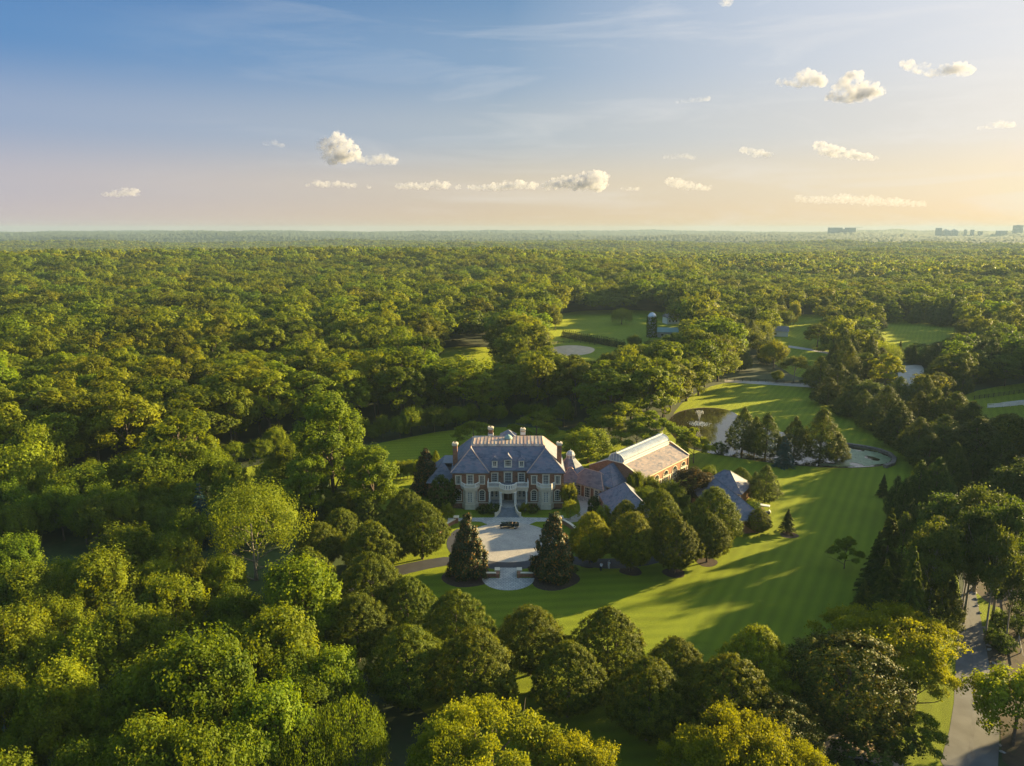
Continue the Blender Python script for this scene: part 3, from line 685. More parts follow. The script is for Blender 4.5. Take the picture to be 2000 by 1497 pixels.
# ---------------------------------------------------------------- buildings
def window(parent, Mx, cx, z0, w_, h_, arch=False, cols=3, rows=4, trim=.20, name='window', door=False, label=None):
    """Mx maps (x along wall, y out of wall towards -y, z up) into the parent's frame"""
    x0, x1, z1 = cx-w_/2, cx+w_/2, z0+h_
    pane = MB().frame(Mx)
    if arch:
        sp = z1-w_/2
        pts = [(x0, z0), (x1, z0)] + [(cx+w_/2*math.cos(a), sp+w_/2*math.sin(a)) for a in np.linspace(0, math.pi, 11)]
        pane.vprism(pts, -.02, .03)
    else: pane.box(x0, x1, -.02, .03, z0, z1)
    p = pane.build(name, M['glass'], parent)
    if label: p['label'] = label
    f = MB().frame(Mx)
    top = z1-w_/2 if arch else z1
    f.box(x0-trim, x0, -.10, .02, z0, top); f.box(x1, x1+trim, -.10, .02, z0, top)
    if arch:
        A = np.linspace(0, math.pi, 11)
        for a, b in zip(A[:-1], A[1:]):
            r0, r1 = w_/2, w_/2+trim*1.2
            f.vprism([(cx+r0*math.cos(a), top+r0*math.sin(a)), (cx+r1*math.cos(a), top+r1*math.sin(a)), (cx+r1*math.cos(b), top+r1*math.sin(b)), (cx+r0*math.cos(b), top+r0*math.sin(b))], -.10, .02)
    else: f.box(x0-trim-.04, x1+trim+.04, -.13, .02, z1, z1+trim*1.3)
    f.box(x0-trim-.03, x1+trim+.03, -.14, .02, z0-.12, z0)
    f.build('frame', M['stone'], p)
    s = MB().frame(Mx)
    s.box(x0, x0+.09, -.06, .0, z0, top); s.box(x1-.09, x1, -.06, .0, z0, top); s.box(x0+.09, x1-.09, -.06, 0, z0, z0+.09)
    for i in range(1, cols): 
        x = x0+w_*i/cols; wd = .05 if (door and i*2 == cols) else .025
        s.box(x-wd, x+wd, -.055, 0, z0+.07, z1-(.02 if not arch else .12*w_))
    for j in range(1, rows): z = z0+h_*j/rows; s.box(x0+.06, x1-.06, -.05, 0, z-.022, z+.022)
    s.build('glazing_bar', M['white'], p)
    return p

def hip(mb, x0, x1, y0, y1, z, s, slope=1.0, deck=False):
    """hip roof faces over a rectangle; ridge along the longer side"""
    a = min((x1-x0)/2, (y1-y0)/2) if not deck else s; t = z+a*slope
    b = [(x0,y0,z),(x1,y0,z),(x1,y1,z),(x0,y1,z)]
    c = [(x0+a,y0+a,t),(x1-a,y0+a,t),(x1-a,y1-a,t),(x0+a,y1-a,t)]
    if deck: mb.add(b+c, [(3,2,1,0),(0,1,5,4),(1,2,6,5),(2,3,7,6),(3,0,4,7),(4,5,6,7)])
    elif (x1-x0) > (y1-y0): mb.add(b+[c[0],c[1]], [(3,2,1,0),(0,1,5,4),(1,2,5),(2,3,4,5),(3,0,4)])
    else: mb.add(b+[c[0],c[3]], [(3,2,1,0),(0,1,4),(1,2,5,4),(2,3,5),(3,0,4,5)])
    return t

def balustrade(mb, pts, z0, h_, sp=.30):
    for a, b in zip(pts[:-1], pts[1:]):
        a = Vector((*a, 0)); b = Vector((*b, 0)); d = b-a; L_ = d.length; ang = math.atan2(d.y, d.x)
        old = mb.M; mb.M = (old if old is not None else Matrix()) @ Matrix.Translation(a) @ Matrix.Rotation(ang, 4, 'Z')
        mb.box(0, L_, -.10, .10, z0, z0+.12); mb.box(0, L_, -.12, .12, z0+h_-.13, z0+h_)
        n = max(1, int(L_/sp))
        for i in range(n): mb.lathe([(.035, z0+.12), (.075, z0+.12+(h_-.25)*.35), (.04, z0+.12+(h_-.25)*.75), (.06, z0+h_-.13)], (L_*(i+.5)/n, 0, 0), 6, cap=False)
        mb.box(-.14, .14, -.14, .14, z0, z0+h_+.05)
        mb.M = old
    return mb

def mansion():
    Rt = root('mansion', (-.93, 159, 0), 0, 'large red brick mansion with blue slate hipped roof and cream stone trim', 'mansion')
    I = Matrix()
    EZ = 8.7
    # walls
    W = MB()
    W.prism([(-13,0),(-4.7,0),(-4.7,1.75),(4.7,1.75),(4.7,0),(13,0),(13,18),(-13,18)], 0, EZ)
    W.build('wall', M['brick'], Rt)
    P_ = MB(); P_.prism([(-13.08,-.08),(-4.62,-.08),(-4.62,1.67),(4.62,1.67),(4.62,-.08),(13.08,-.08),(13.08,18.08),(-13.08,18.08)], 1.12, 1.3)
    P_.prism([(-13.1,-.1),(-4.6,-.1),(-4.6,1.65),(4.6,1.65),(4.6,-.1),(13.1,-.1),(13.1,18.1),(-13.1,18.1)], EZ-.32, EZ-.02)
    P_.build('cornice', M['stone'], Rt)
    # roof: one sheet of planes, front wings as hips
    e = .35; x0, x1, xi = -13-e, 13+e, 4.7-e; yf, yc, yb = -e, 1.75-e, 18+e; hw = (x1-xi)/2; XM = xi+hw; s = 1.02
    z0 = EZ; zt = EZ+hw*s; yd = yc+hw
    V = []; F = []
    def v(*p): V.append(p); return len(V)-1
    for sg in (-1, 1):
        A = v(sg*XM, yf+hw, zt); O = v(sg*x1, yf, z0); Ii = v(sg*xi, yf, z0); Ic = v(sg*xi, yc, z0); D = v(sg*XM, yd, zt); Db = v(sg*XM, yb-hw, zt); Ob = v(sg*x1, yb, z0)
        F += [[O, Ii, A], [Ii, Ic, D, A], [O, A, D, Db, Ob]]
        if sg < 0: a1 = (Ic, D, Db, Ob)
        else:
            F += [[a1[0], Ic, D, a1[1]], [a1[3], a1[2], Db, Ob]]
            dk = (a1[1], D, Db, a1[2])
    rm = MB(); rm.add(V, F)
    rm.prism([(x0,yf),(-xi,yf),(-xi,yc),(xi,yc),(xi,yf),(x1,yf),(x1,yb),(x0,yb)], z0-.12, z0-.004)
    roof = rm.build('roof', M['slate'], Rt)
    dm = MB(); d = .12
    dm.add([(-XM-d,yd-d,zt+.0),(XM+d,yd-d,zt),(XM+d,yb-hw+d,zt),(-XM-d,yb-hw+d,zt),(-XM+.5,yd+.6,zt+.35),(XM-.5,yd+.6,zt+.35),(XM-.5,yb-hw-.6,zt+.42),(-XM+.5,yb-hw-.6,zt+.42)],
           [(3,2,1,0),(0,1,5,4),(1,2,6,5),(2,3,7,6),(3,0,4,7),(4,5,6,7)])
    k = int(2*XM/.9)
    for i in range(k+1): x = -XM+.5+(2*XM-1)*i/k; dm.box(x-.035, x+.035, yd+.6, yb-hw-.6, zt+.36, zt+.47)
    dk = dm.build('deck_roof', M['deck'], Rt)
    fl = MB()
    for sg in (-1, 1):
        for a, b in (((sg*x1,yf,z0),(sg*XM,yf+hw,zt)), ((sg*xi,yf,z0),(sg*XM,yf+hw,zt)), ((sg*x1,yb,z0),(sg*XM,yb-hw,zt))):
            fl = MB(); fl.tube([Vector(a)+Vector((0,0,.03)), Vector(b)+Vector((0,0,.03))], .10, 5); fl.build('ridge_flashing', M['copperhip'], roof)
        fl = MB(); fl.tube([(sg*XM,yf+hw,zt+.03),(sg*XM,yd,zt+.03)], .1, 5); fl.build('ridge_flashing', M['copperhip'], roof)
    g = MB(); g.box(x0-.06,-xi,yf-.12,yf-.002,z0-.16,z0+.02); g.box(xi,x1+.06,yf-.12,yf-.002,z0-.16,z0+.02); g.box(-xi+.01,xi-.01,yc-.12,yc-.002,z0-.16,z0+.02)
    g.box(x1+.002,x1+.1,yf,yb,z0-.16,z0+.02); g.box(x0-.1,x0-.002,yf,yb,z0-.16,z0+.02); g.build('gutter', M['lead'], Rt)
    # skylight cupola and rear pyramid
    c = MB(); c.lathe([(1.0,0),(1.05,.35),(.98,.4),(.8,.75),(.45,1.0),(.1,1.1),(.04,1.35)], (0,11.0-.2,zt+.3), 16); c.M = None
    c.build('skylight', M['verdigris'], Rt, True)
    c = MB(); c.add([(-2.1,12.2,zt+.1),(2.1,12.2,zt+.1),(2.1,16.4,zt+.1),(-2.1,16.4,zt+.1),(0,14.3,zt+1.75)], [(3,2,1,0),(0,1,4),(1,2,4),(2,3,4),(3,0,4)])
    c.build('pyramid_roof', M['slate'], Rt)
    # chimneys
    for (x, y, zb, ztop, wd) in ((-12.55,4.0,8.6,14.75,1.05),(12.15,4.0,8.6,14.85,1.05),(-4.4,14.2,13.0,15.8,1.1),(3.7,16.0,12.2,14.9,1.05)):
        cm = MB(); cm.box(x-wd/2,x+wd/2,y-wd*.6,y+wd*.6,zb,ztop-.7)
        ch = cm.build('chimney', M['brick'], Rt)
        cp = MB(); cp.box(x-wd*.56,x+wd*.56,y-wd*.66,y+wd*.66,ztop-.7,ztop-.5); cp.box(x-wd*.66,x+wd*.66,y-wd*.76,y+wd*.76,ztop-.5,ztop-.18)
        cp.box(x-wd*.5,x+wd*.5,y-wd*.6,y+wd*.6,ztop-.18,ztop); cp.build('chimney_cap', M['stone'], ch)
        pt = MB(); pt.lathe([(.2,ztop),(.2,ztop+.25)], (x,y,0), 8); pt.build('flue', M['darkwood'], ch)
        bd = MB(); bd.box(x-wd*.53,x+wd*.53,y-wd*.63,y+wd*.63,ztop-1.7,ztop-1.55); bd.build('band', M['lead'], ch)
        if zb > 10: b2 = MB(); b2.box(x-wd*.6,x+wd*.6,y-wd*.7,y+wd*.7,zt+.05,zt+.75); b2.build('flashing', M['white'], ch)
    # dormers
    for x, wd, ht, cols in ((-3.15,1.3,1.7,2),(0,1.85,1.95,4),(3.15,1.3,1.7,2)):
        yb_ = 1.75+.15; zb = z0+(yb_-yc)*s+.05
        dd = MB(); dd.box(x-wd/2, x+wd/2, yb_, yb_+2.6, zb-.4, zb+ht)
        do = dd.build('dormer', M['white'], Rt)
        r_ = MB(); o = .18; zz = zb+ht; pk = wd*.62
        r_.add([(x-wd/2-o,yb_-.2,zz),(x+wd/2+o,yb_-.2,zz),(x+wd/2+o,yb_+3.2,zz),(x-wd/2-o,yb_+3.2,zz),(x,yb_+.45,zz+pk),(x,yb_+3.2,zz+pk)],
               [(3,2,1,0),(0,1,4),(1,2,5,4),(2,3,5),(3,0,4,5)])
        r_.build('dormer_roof', M['slate'], do)
        window(do, Matrix.Translation((0,yb_,0)), x, zb+.35, wd-.42, ht-.6, cols=cols, rows=3, trim=.1)
    # windows of the wings
    F0 = I; F1 = Matrix.Translation((0,1.75,0))
    for sg in (-1, 1):
        for dx in (-2.75, 2.75):
            xx = sg*8.85+dx
            window(Rt, F0, xx, 5.85, 1.1, 1.95, cols=3, rows=4, trim=.2); window(Rt, F0, xx, 1.75, 1.25, 2.55, arch=True, cols=3, rows=5, trim=.2)
        window(Rt, F0, sg*8.85, 5.5, 1.3, 2.5, cols=4, rows=4, door=True, trim=.22)
        # bay window with balcony
        xc = sg*8.85
        bp = [(xc-1.75,0),(xc-1.0,-1.25),(xc+1.0,-1.25),(xc+1.75,0)]
        b = MB(); b.prism(bp, 0, 4.7); bay = b.build('bay_window', M['stone'], Rt)
        b = MB(); out = lambda k: [(xc+(x-xc)*(1+k), y*(1+k)) for x, y in bp]
        b.prism(out(.12), .0, 1.15); b.prism(out(.16), 1.15, 1.32); b.build('bay_plinth', M['stone'], bay); b = MB(); b.prism(out(.2), 4.7, 5.0); b.prism(out(.28), 5.0, 5.45); b.build('bay_moulding', M['stone'], bay)
        b = MB(); q = out(.22); balustrade(b, q, 5.45, .95, .26); b.build('balustrade', M['white'], bay)
        for k, (a, c_) in enumerate(zip(bp[:-1], bp[1:])):
            d_ = Vector((c_[0]-a[0], c_[1]-a[1], 0)); fr = Matrix.Translation((a[0], a[1], 0)) @ Matrix.Rotation(math.atan2(d_.y, d_.x), 4, 'Z')
            if k == 1:
                for t in (.36, .64): window(bay, fr, d_.length*t, 1.75, .42, 2.5, arch=True, cols=2, rows=5, trim=.06)
            else: window(bay, fr, d_.length/2, 1.75, .55, 2.5, cols=2, rows=5, trim=.08)
    window(Rt, F1, 0, 5.5, 1.5, 2.5, cols=4, rows=4, door=True, trim=.28)
    for x in (-3.15, 3.15): window(Rt, F1, x, 5.75, 1.35, 2.1, cols=4, rows=4, trim=.2)
    # entrance behind the porch
    sw = MB().frame(F1); sw.box(-4.6, 4.6, -.06, -.002, 1.3, 4.6); sw.build('entrance_surround', M['stone'], Rt)
    dr = MB().frame(F1); dr.box(-1.0, 1.0, -.14, -.06, 1.3, 3.9); dro = dr.build('entrance_door', M['door'], Rt)
    hd = MB().frame(F1); hd.box(-.04, .04, -.17, -.14, 1.35, 3.85); hd.lathe([(.05,0),(.05,.06)], (.15,-.2,2.4), 6); hd.build('handle', M['chrome'], dro)
    Fx = Matrix.Translation((0,1.69,0))
    for x in (-3.75,-2.75,-1.85,1.85,2.75,3.75): window(Rt, Fx, x, 2.0, .62, 1.9, cols=2, rows=3, trim=.09)
    # porch floor, columns, balcony
    bow = lambda r, a0=180, a1=360, n=14: [(r*1.0*math.cos(math.radians(a0+(a1-a0)*i/n)), -1.2+r*1.0*math.sin(math.radians(a0+(a1-a0)*i/n))*1.05) for i in range(n+1)]
    pf = MB(); pf.prism([(-4.55,1.7),(-4.55,-1.4),(-2.0,-1.4)]+bow(2.0)[1:-1]+[(2.0,-1.4),(4.55,-1.4),(4.55,1.7)], .02, 1.3); pf.build('porch_floor', M['flags'], Rt)
    be = MB(); be.prism([(-4.65,1.6),(-4.65,-1.45),(-1.9,-1.45)]+bow(1.9)[1:-1]+[(1.9,-1.45),(4.65,-1.45),(4.65,1.6)], 4.65, 5.35)
    be.prism([(-4.8,1.55),(-4.8,-1.6),(-2.05,-1.6)]+bow(2.05)[1:-1]+[(2.05,-1.6),(4.8,-1.6),(4.8,1.55)], 5.35, 5.6)
    be = be.build('balcony', M['stone'], Rt)
    fm = MB(); fm.prism([(-4.5,1.6),(-4.5,-1.3),(-1.75,-1.3)]+bow(1.75)[1:-1]+[(1.75,-1.3),(4.5,-1.3),(4.5,1.6)], 5.6, 5.64); fm.build('balcony_floor', M['lead'], be)
    bb = MB(); balustrade(bb, [(-4.65,1.4),(-4.65,-1.45),(-1.95,-1.45)], 5.62, 1.1, .27); balustrade(bb, bow(1.95, 183, 357, 10), 5.62, 1.1, .27); balustrade(bb, [(1.95,-1.45),(4.65,-1.45),(4.65,1.4)], 5.62, 1.1, .27)
    bb.build('balustrade', M['white'], be)
    for x, y in ((-4.3,-1.2),(4.3,-1.2),(-1.85,-1.4),(1.85,-1.4),(-1.6,-2.35),(1.6,-2.35),(-4.3,1.2),(4.3,1.2)):
        cm = MB(); cm.box(x-.27,x+.27,y-.27,y+.27,1.3,1.48); cm.lathe([(.24,1.48),(.24,1.6),(.2,1.66),(.2,2.6),(.17,4.3),(.24,4.42),(.26,4.5)], (x,y,0), 12); cm.box(x-.28,x+.28,y-.28,y+.28,4.5,4.65)
        cm.build('column', M['white'], Rt)
    # steps widening downwards with curved side rails
    st = MB(); n = 8
    for i in range(n):
        z1 = 1.3*(n-i)/n-.02; yy = -3.25-.33*i; hwid = 1.55+.07*i+.012*i*i
        st.box(-hwid, hwid, yy-.36, (-3.0 if i == 0 else yy), .0, z1)
    st.build('steps', simple('blue_stone', (.20,.22,.24), .7, .2, 2), Rt)
    for sg in (-1, 1):
        rl = MB(); pts = [(sg*1.75,-2.6),(sg*1.7,-3.5),(sg*1.85,-4.4),(sg*2.3,-5.2),(sg*2.75,-5.6)]; zs = [1.3,1.2,.75,.25,.05]
        for (a, za), (b_, zb_) in zip(zip(pts[:-1], zs[:-1]), zip(pts[1:], zs[1:])):
            dx = Vector((b_[0]-a[0], b_[1]-a[1])); nn = Vector((-dx.y, dx.x)).normalized()*.12
            vs = [(a[0]-nn.x,a[1]-nn.y,0),(a[0]+nn.x,a[1]+nn.y,0),(b_[0]+nn.x,b_[1]+nn.y,0),(b_[0]-nn.x,b_[1]-nn.y,0)]
            vt = [(p[0],p[1],(za if i in (0,1) else zb_)+.85) for i, p in enumerate(vs)]
            rl.add(vs+vt, [(3,2,1,0),(4,5,6,7),(0,1,5,4),(1,2,6,5),(2,3,7,6),(3,0,4,7)])
        rl.box(sg*2.8-.2, sg*2.8+.2, -5.85, -5.45, 0, 1.05); rl.build('stair_rail', M['stone'], Rt)
    for x in (-1.9, 1.9): lm = MB().frame(F1); lm.box(x-.1,x+.1,-.28,-.02,6.9,7.3); lm.build('wall_lantern', M['darkwood'], Rt)
    # lower left wing
    lw = MB(); lw.box(-19.3,-13,5.4,18.2,0,4.2); lwo = lw.build('side_wing', M['brick'], Rt)
    r_ = MB(); hip(r_, -19.8,-12.0,4.9,18.6,4.2,3.6,1.05, deck=True); r_.build('roof', M['slate'], lwo)
    fl = MB(); fl.box(-16.1,-13.1,8.6,14.9,8.0,8.1); fl.box(-16.0,-13.1,7.9,8.05,7.2,7.3); fl.build('flashing', M['lead'], lwo)
    cm = MB(); cm.box(-20.9,-19.8,9.5,10.6,0,8.2); ch = cm.build('chimney', M['brick'], Rt)
    cp = MB(); cp.box(-21.05,-19.65,9.35,10.75,8.2,8.7); cp.build('chimney_cap', M['stone'], ch); pt = MB(); pt.lathe([(.2,8.7),(.2,8.9)], (-20.35,10.05,0), 8); pt.build('flue', M['darkwood'], ch)
    # rear right low wing under the glass cupola
    t = MB(); c0 = (15.6, 13.0)
    octo = lambda r: [(c0[0]+r*math.cos(math.pi/8+i*math.pi/4), c0[1]+r*math.sin(math.pi/8+i*math.pi/4)) for i in range(8)]
    t.prism(octo(4.2), 0, 4.0); tw = t.build('octagonal_room', M['brick'], Rt)
    r_ = MB(); a, b_ = octo(4.7), octo(1.15); r_.add([(x,y,4.0) for x,y in a]+[(x,y,8.0) for x,y in b_], [tuple(range(8))[::-1], tuple(range(8,16))]+[(i,(i+1)%8,8+(i+1)%8,8+i) for i in range(8)])
    r_.build('roof', M['slate'], tw)
    cu = MB(); cu.prism(octo(1.0), 8.0, 8.9); cu.lathe([(1.05,8.9),(.98,9.2),(.75,9.55),(.4,9.8),(.05,9.9)], (c0[0],c0[1],0), 16); cu.build('cupola', M['greenhouse'], tw, False)
    cr = MB()
    for i in range(8):
        p = octo(1.04)[i]; cr.box(p[0]-.07,p[0]+.07,p[1]-.07,p[1]+.07,8.0,8.95)
        aa = math.pi/8+i*math.pi/4; cr.tube([(c0[0]+r*math.cos(aa), c0[1]+r*math.sin(aa), z) for r, z in ((1.1,8.9),(1.02,9.2),(.78,9.58),(.42,9.84),(.0,9.95))], .04, 4)
    cr.lathe([(1.14,8.86),(1.14,8.96)], (c0[0],c0[1],0), 16); cr.lathe([(.05,9.9),(.09,10.05),(.01,10.4)], (c0[0],c0[1],0), 6); cr.build('cupola_rib', M['white'], tw)
mansion()

def hall():
    R0 = Vector((30.8,162.4)); u = Vector((.65,.76)).normalized(); v_ = Vector((-u.y,u.x)); Lh, Wd = 24.2, 14.8
    c = R0+u*Lh/2+v_*Wd/2
    Rt = root('conservatory_hall', (c.x, c.y, 0), math.atan2(u.y,u.x), 'long brick hall with a white glass barrel lantern along its slate roof', 'hall')
    hx, hy, E = Lh/2, Wd/2, 5.9
    zl = E+(hy-2.15)*.44
    W = MB(); W.box(-hx+.3,hx-.3,-hy,hy,0,E-.02)
    for x0, x1 in ((-hx,-hx+.3),(hx-.3,hx)):
        W.add([(x,y,z) for x in (x0,x1) for y,z in ((-hy-.15,0),(hy+.15,0),(hy+.15,E+.15),(2.2,zl+.35),(-2.2,zl+.35),(-hy-.15,E+.15))],
              [(5,4,3,2,1,0),(6,7,8,9,10,11)]+[(i,(i+1)%6,6+(i+1)%6,6+i) for i in range(6)])
    W.build('wall', M['brick'], Rt)
    cp = MB()
    for x in (-hx-.05, hx-.35):
        for a, b in (((hy+.2,E+.15),(2.2,zl+.35)),((2.2,zl+.35),(-2.2,zl+.35)),((-2.2,zl+.35),(-hy-.2,E+.15))):
            cp.add([(x,a[0],a[1]),(x+.4,a[0],a[1]),(x+.4,b[0],b[1]),(x,b[0],b[1]),(x,a[0],a[1]+.16),(x+.4,a[0],a[1]+.16),(x+.4,b[0],b[1]+.16),(x,b[0],b[1]+.16)],
                   [(3,2,1,0),(4,5,6,7),(0,1,5,4),(1,2,6,5),(2,3,7,6),(3,0,4,7)])
    cp.box(-hx+.3,hx-.3,-hy-.22,-hy,E-.45,E-.03); cp.build('coping', M['stone'], Rt)
    r_ = MB()
    for sg in (-1, 1):
        a = [(-hx+.3,sg*(hy+.3),E),(hx-.3,sg*(hy+.3),E),(hx-.3,sg*2.1,zl),(-hx+.3,sg*2.1,zl)]
        r_.add(a+[(x,y,z-.18) for x,y,z in a], [(0,1,2,3),(7,6,5,4),(0,4,5,1),(1,5,6,2),(2,6,7,3),(3,7,4,0)])
    r_.build('roof', M['slate_brown'], Rt)
    # lantern
    lx0, lx1, lb, lv = -hx+.6, hx-1.2, zl+.1, zl+.62
    A = np.linspace(0, math.pi, 13); pr = [(2.1*math.cos(a), lv+1.75*math.sin(a)) for a in A]
    g = MB(); full = [(2.1,lb)]+pr+[(-2.1,lb)]; k = len(full)
    g.add([(x,y,z) for x in (lx0,lx1) for y,z in full], [tuple(range(k))[::-1], tuple(range(k,2*k))]+[(i,i+1,k+i+1,k+i) for i in range(k-1)]+[(k-1,0,k,2*k-1)])
    la = g.build('glass_lantern', M['greenhouse'], Rt)
    f = MB(); nb = 34
    for i in range(nb+1):
        x = lx0+(lx1-lx0)*i/nb; wd = .13 if i in (0, nb) else .045
        f.tube([(x,y,z+.02) for y,z in pr], wd*.8, 4)
        for sg in (-1,1): f.box(x-wd*.5,x+wd*.5,sg*2.1-.05,sg*2.1+.05,lb,lv)
    for sg in (-1,1): f.box(lx0-.1,lx1+.1,sg*2.12-.09,sg*2.12+.09,lv-.07,lv+.12); f.box(lx0-.1,lx1+.1,sg*2.12-.09,sg*2.12+.09,lb-.15,lb+.12)
    f.box(lx0-.15,lx1+.15,-.11,.11,lv+1.72,lv+1.92)
    for x in (lx0-.04, lx1+.04):
        for a in np.linspace(.3, math.pi-.3, 7): f.tube([(x,2.1*math.cos(a),lv+1.75*math.sin(a)),(x,2.1*math.cos(a),lb)], .05, 4)
        f.box(x-.06,x+.06,-2.15,2.15,lb-.15,lb+.1); f.tube([(x,y*1.02,z+.02) for y,z in pr], .12, 5)
        f.lathe([(.06,lv+1.9),(.1,lv+2.05),(.02,lv+2.5)], (x,0,0), 6)
    f.build('lantern_frame', M['white'], la)
    # far apse dome
    d = MB(); d.lathe([(2.6,4.4),(2.5,5.0),(2.1,5.8),(1.3,6.5),(.2,6.9)], (hx-.1,-3.2,0), 18); d.build('apse_roof', M['silver'], Rt, True)
    d = MB(); d.lathe([(2.45,0),(2.45,4.4)], (hx-.1,-3.2,0), 18); d.build('apse_wall', M['white'], Rt); d = MB(); d.lathe([(.07,6.85),(.12,7.1),(.02,7.5)], (hx-.1,-3.2,0), 6); d.build('finial', M['white'], Rt)
    # arched openings in the lit side, white doors below
    Fr = Matrix.Translation((0,-hy,0))
    for i in range(5):
        x = -9.3+i*4.65
        p = MB().frame(Fr); p.vprism([(x-1.25,3.55)]+[(x+1.25*math.cos(a),3.55+1.25*math.sin(a)) for a in np.linspace(0,math.pi,13)], -.03, .02)
        fan = p.build('fan_window', M['glass'], Rt)
        q = MB().frame(Fr); A = np.linspace(0,math.pi,13)
        for a, b in zip(A[:-1],A[1:]): q.vprism([(x+r*math.cos(t),3.55+r*math.sin(t)) for r,t in ((1.25,a),(1.42,a),(1.42,b),(1.25,b))], -.09, .01)
        for a in np.linspace(.4,math.pi-.4,5): q.tube([(x+.2*math.cos(a),-.05,3.6+.2*math.sin(a)),(x+1.25*math.cos(a),-.05,3.55+1.25*math.sin(a))], .04, 4)
        q.box(x-1.5,x+1.5,-.14,.01,3.3,3.55); q.build('frame', M['stone'], fan)
        dd = window(Rt, Fr, x, .3, 2.3, 2.75, cols=4, rows=4, door=True, trim=.14, name='french_door')
    tr = MB().frame(Fr); tr.box(-hx,hx,-.1,-.003,3.12,3.28); tr.build('stone_band', M['stone'], Rt)
    for i in range(6):
        x = -11.6+i*4.65; pc = MB().frame(Fr); pc.box(x-.2,x+.2,-.12,-.003,0,3.12); pc.build('pilaster', M['white'], Rt)
hall()

def block(name, cx, cy, rz, wx, wy, eave, slope, label, cat, rm, wins=(), over=.4, deck=0):
    Rt = root(name, (cx, cy, 0), rz, label, cat)
    W = MB(); W.box(-wx/2,wx/2,-wy/2,wy/2,0,eave-.01); W.build('wall', M['brick'], Rt)
    r_ = MB(); t = hip(r_, -wx/2-over,wx/2+over,-wy/2-over,wy/2+over,eave,0,slope); ro = r_.build('roof', rm, Rt)
    fl = MB(); X, Y = wx/2+over, wy/2+over; a = min(X, Y)
    if wy >= wx: rp = [(0,-Y+a),(0,Y-a)]; cn = [((-X,-Y),0),((X,-Y),0),((-X,Y),1),((X,Y),1)]
    else: rp = [(-X+a,0),(X-a,0)]; cn = [((-X,-Y),0),((-X,Y),0),((X,-Y),1),((X,Y),1)]
    for c, i in cn: fl.tube([(*c,eave+.03),(*rp[i],t+.03)], .07, 4)
    fl.tube([(*rp[0],t+.04),(*rp[1],t+.04)], .09, 5); fl.build('ridge_flashing', M['copperhip'] if rm is not M['slate'] else M['lead'], ro)
    cn = MB()
    for x0,x1,y0,y1 in ((-wx/2-.12,wx/2+.12,-wy/2-.12,-wy/2-.002),(-wx/2-.12,wx/2+.12,wy/2+.002,wy/2+.12),(-wx/2-.12,-wx/2-.002,-wy/2,wy/2),(wx/2+.002,wx/2+.12,-wy/2,wy/2)): cn.box(x0,x1,y0,y1,eave-.35,eave-.02)
    cn.build('cornice', M['stone'], Rt)
    for side, c, z0, w_, h_, arch in wins:
        fr = {'s': Matrix.Translation((0,-wy/2,0)), 'w': Matrix.Translation((-wx/2,0,0)) @ Matrix.Rotation(-math.pi/2,4,'Z'), 'e': Matrix.Translation((wx/2,0,0)) @ Matrix.Rotation(math.pi/2,4,'Z')}[side]
        window(Rt, fr, c, z0, w_, h_, arch, cols=3, rows=4)
    return Rt
# gallery: two straight runs meeting at an angle
g = block('garden_gallery', 14.4, 168.7, 0, 5.2, 4.6, 3.5, 1.15, 'short slate roofed passage joining the right wall of the mansion', 'gallery', M['slate_mauve'], [('s',-1.4,.9,1.0,2.0,False),('s',1.2,.9,1.0,2.0,False)])
g2 = block('garden_gallery', 19.7, 166.1, math.atan2(-.67,.74), 9.4, 4.7, 3.52, 1.17, 'angled brick gallery with white french doors and curved steps in front', 'gallery', M['slate_mauve'],
      [('s',-2.6,.5,1.5,2.5,False),('s',.2,.5,1.5,2.5,False),('s',2.9,.7,1.2,2.2,False)])
s_ = MB()
for i in range(3): s_.prism([(.0-1.2+(2.3+.4*i)*math.cos(a), -2.35+(1.0+.4*i)*math.sin(a)) for a in np.linspace(math.pi,2*math.pi,14)], .0, .5-.16*i)
s_.build('steps', M['flags'], g2)
block('garden_pavilion', 25.0, 167.6, math.atan2(-.67,.74), 7.5, 11.5, 4.3, .95, 'hip roofed brick block between the gallery and the long hall', 'pavilion', M['slate'])
block('garage_pavilion', 25.9, 152.6, math.radians(6), 9.0, 14.0, 3.2, .92, 'square brick pavilion with broad grey hipped roof behind the round trees', 'pavilion', M['slate'], [('w',-3,.9,1.1,1.7,False),('w',3,.9,1.1,1.7,False),('s',0,.9,1.1,1.7,False)])
b3 = block('carriage_house', 48.6, 153.8, math.radians(9), 8.2, 19.5, 3.2, .85, 'long low brick carriage house with grey hipped roof near the golf cart', 'outbuilding', M['slate'], [('s',-1.6,.9,1.3,1.9,False),('e',-6,.9,1.1,1.6,False),('e',3,.9,1.1,1.6,False)])
block('carriage_house', 52.2, 165.6, math.radians(55), 8.0, 9.5, 3.15, .85, 'small brick cross wing at the rear of the carriage house', 'outbuilding', M['slate'], [('e',0,.9,1.1,1.5,False)])
sk = MB()
for k, (x, y) in enumerate(((-1.8,2.0),(1.9,-2.5))): sk.box(x-.3,x+.3,y-.45,y+.45,3.2+(4.5-abs(x))*.85-.1,3.2+(4.5-abs(x))*.85+.12)
sk.build('roof_vent', M['lead'], b3)
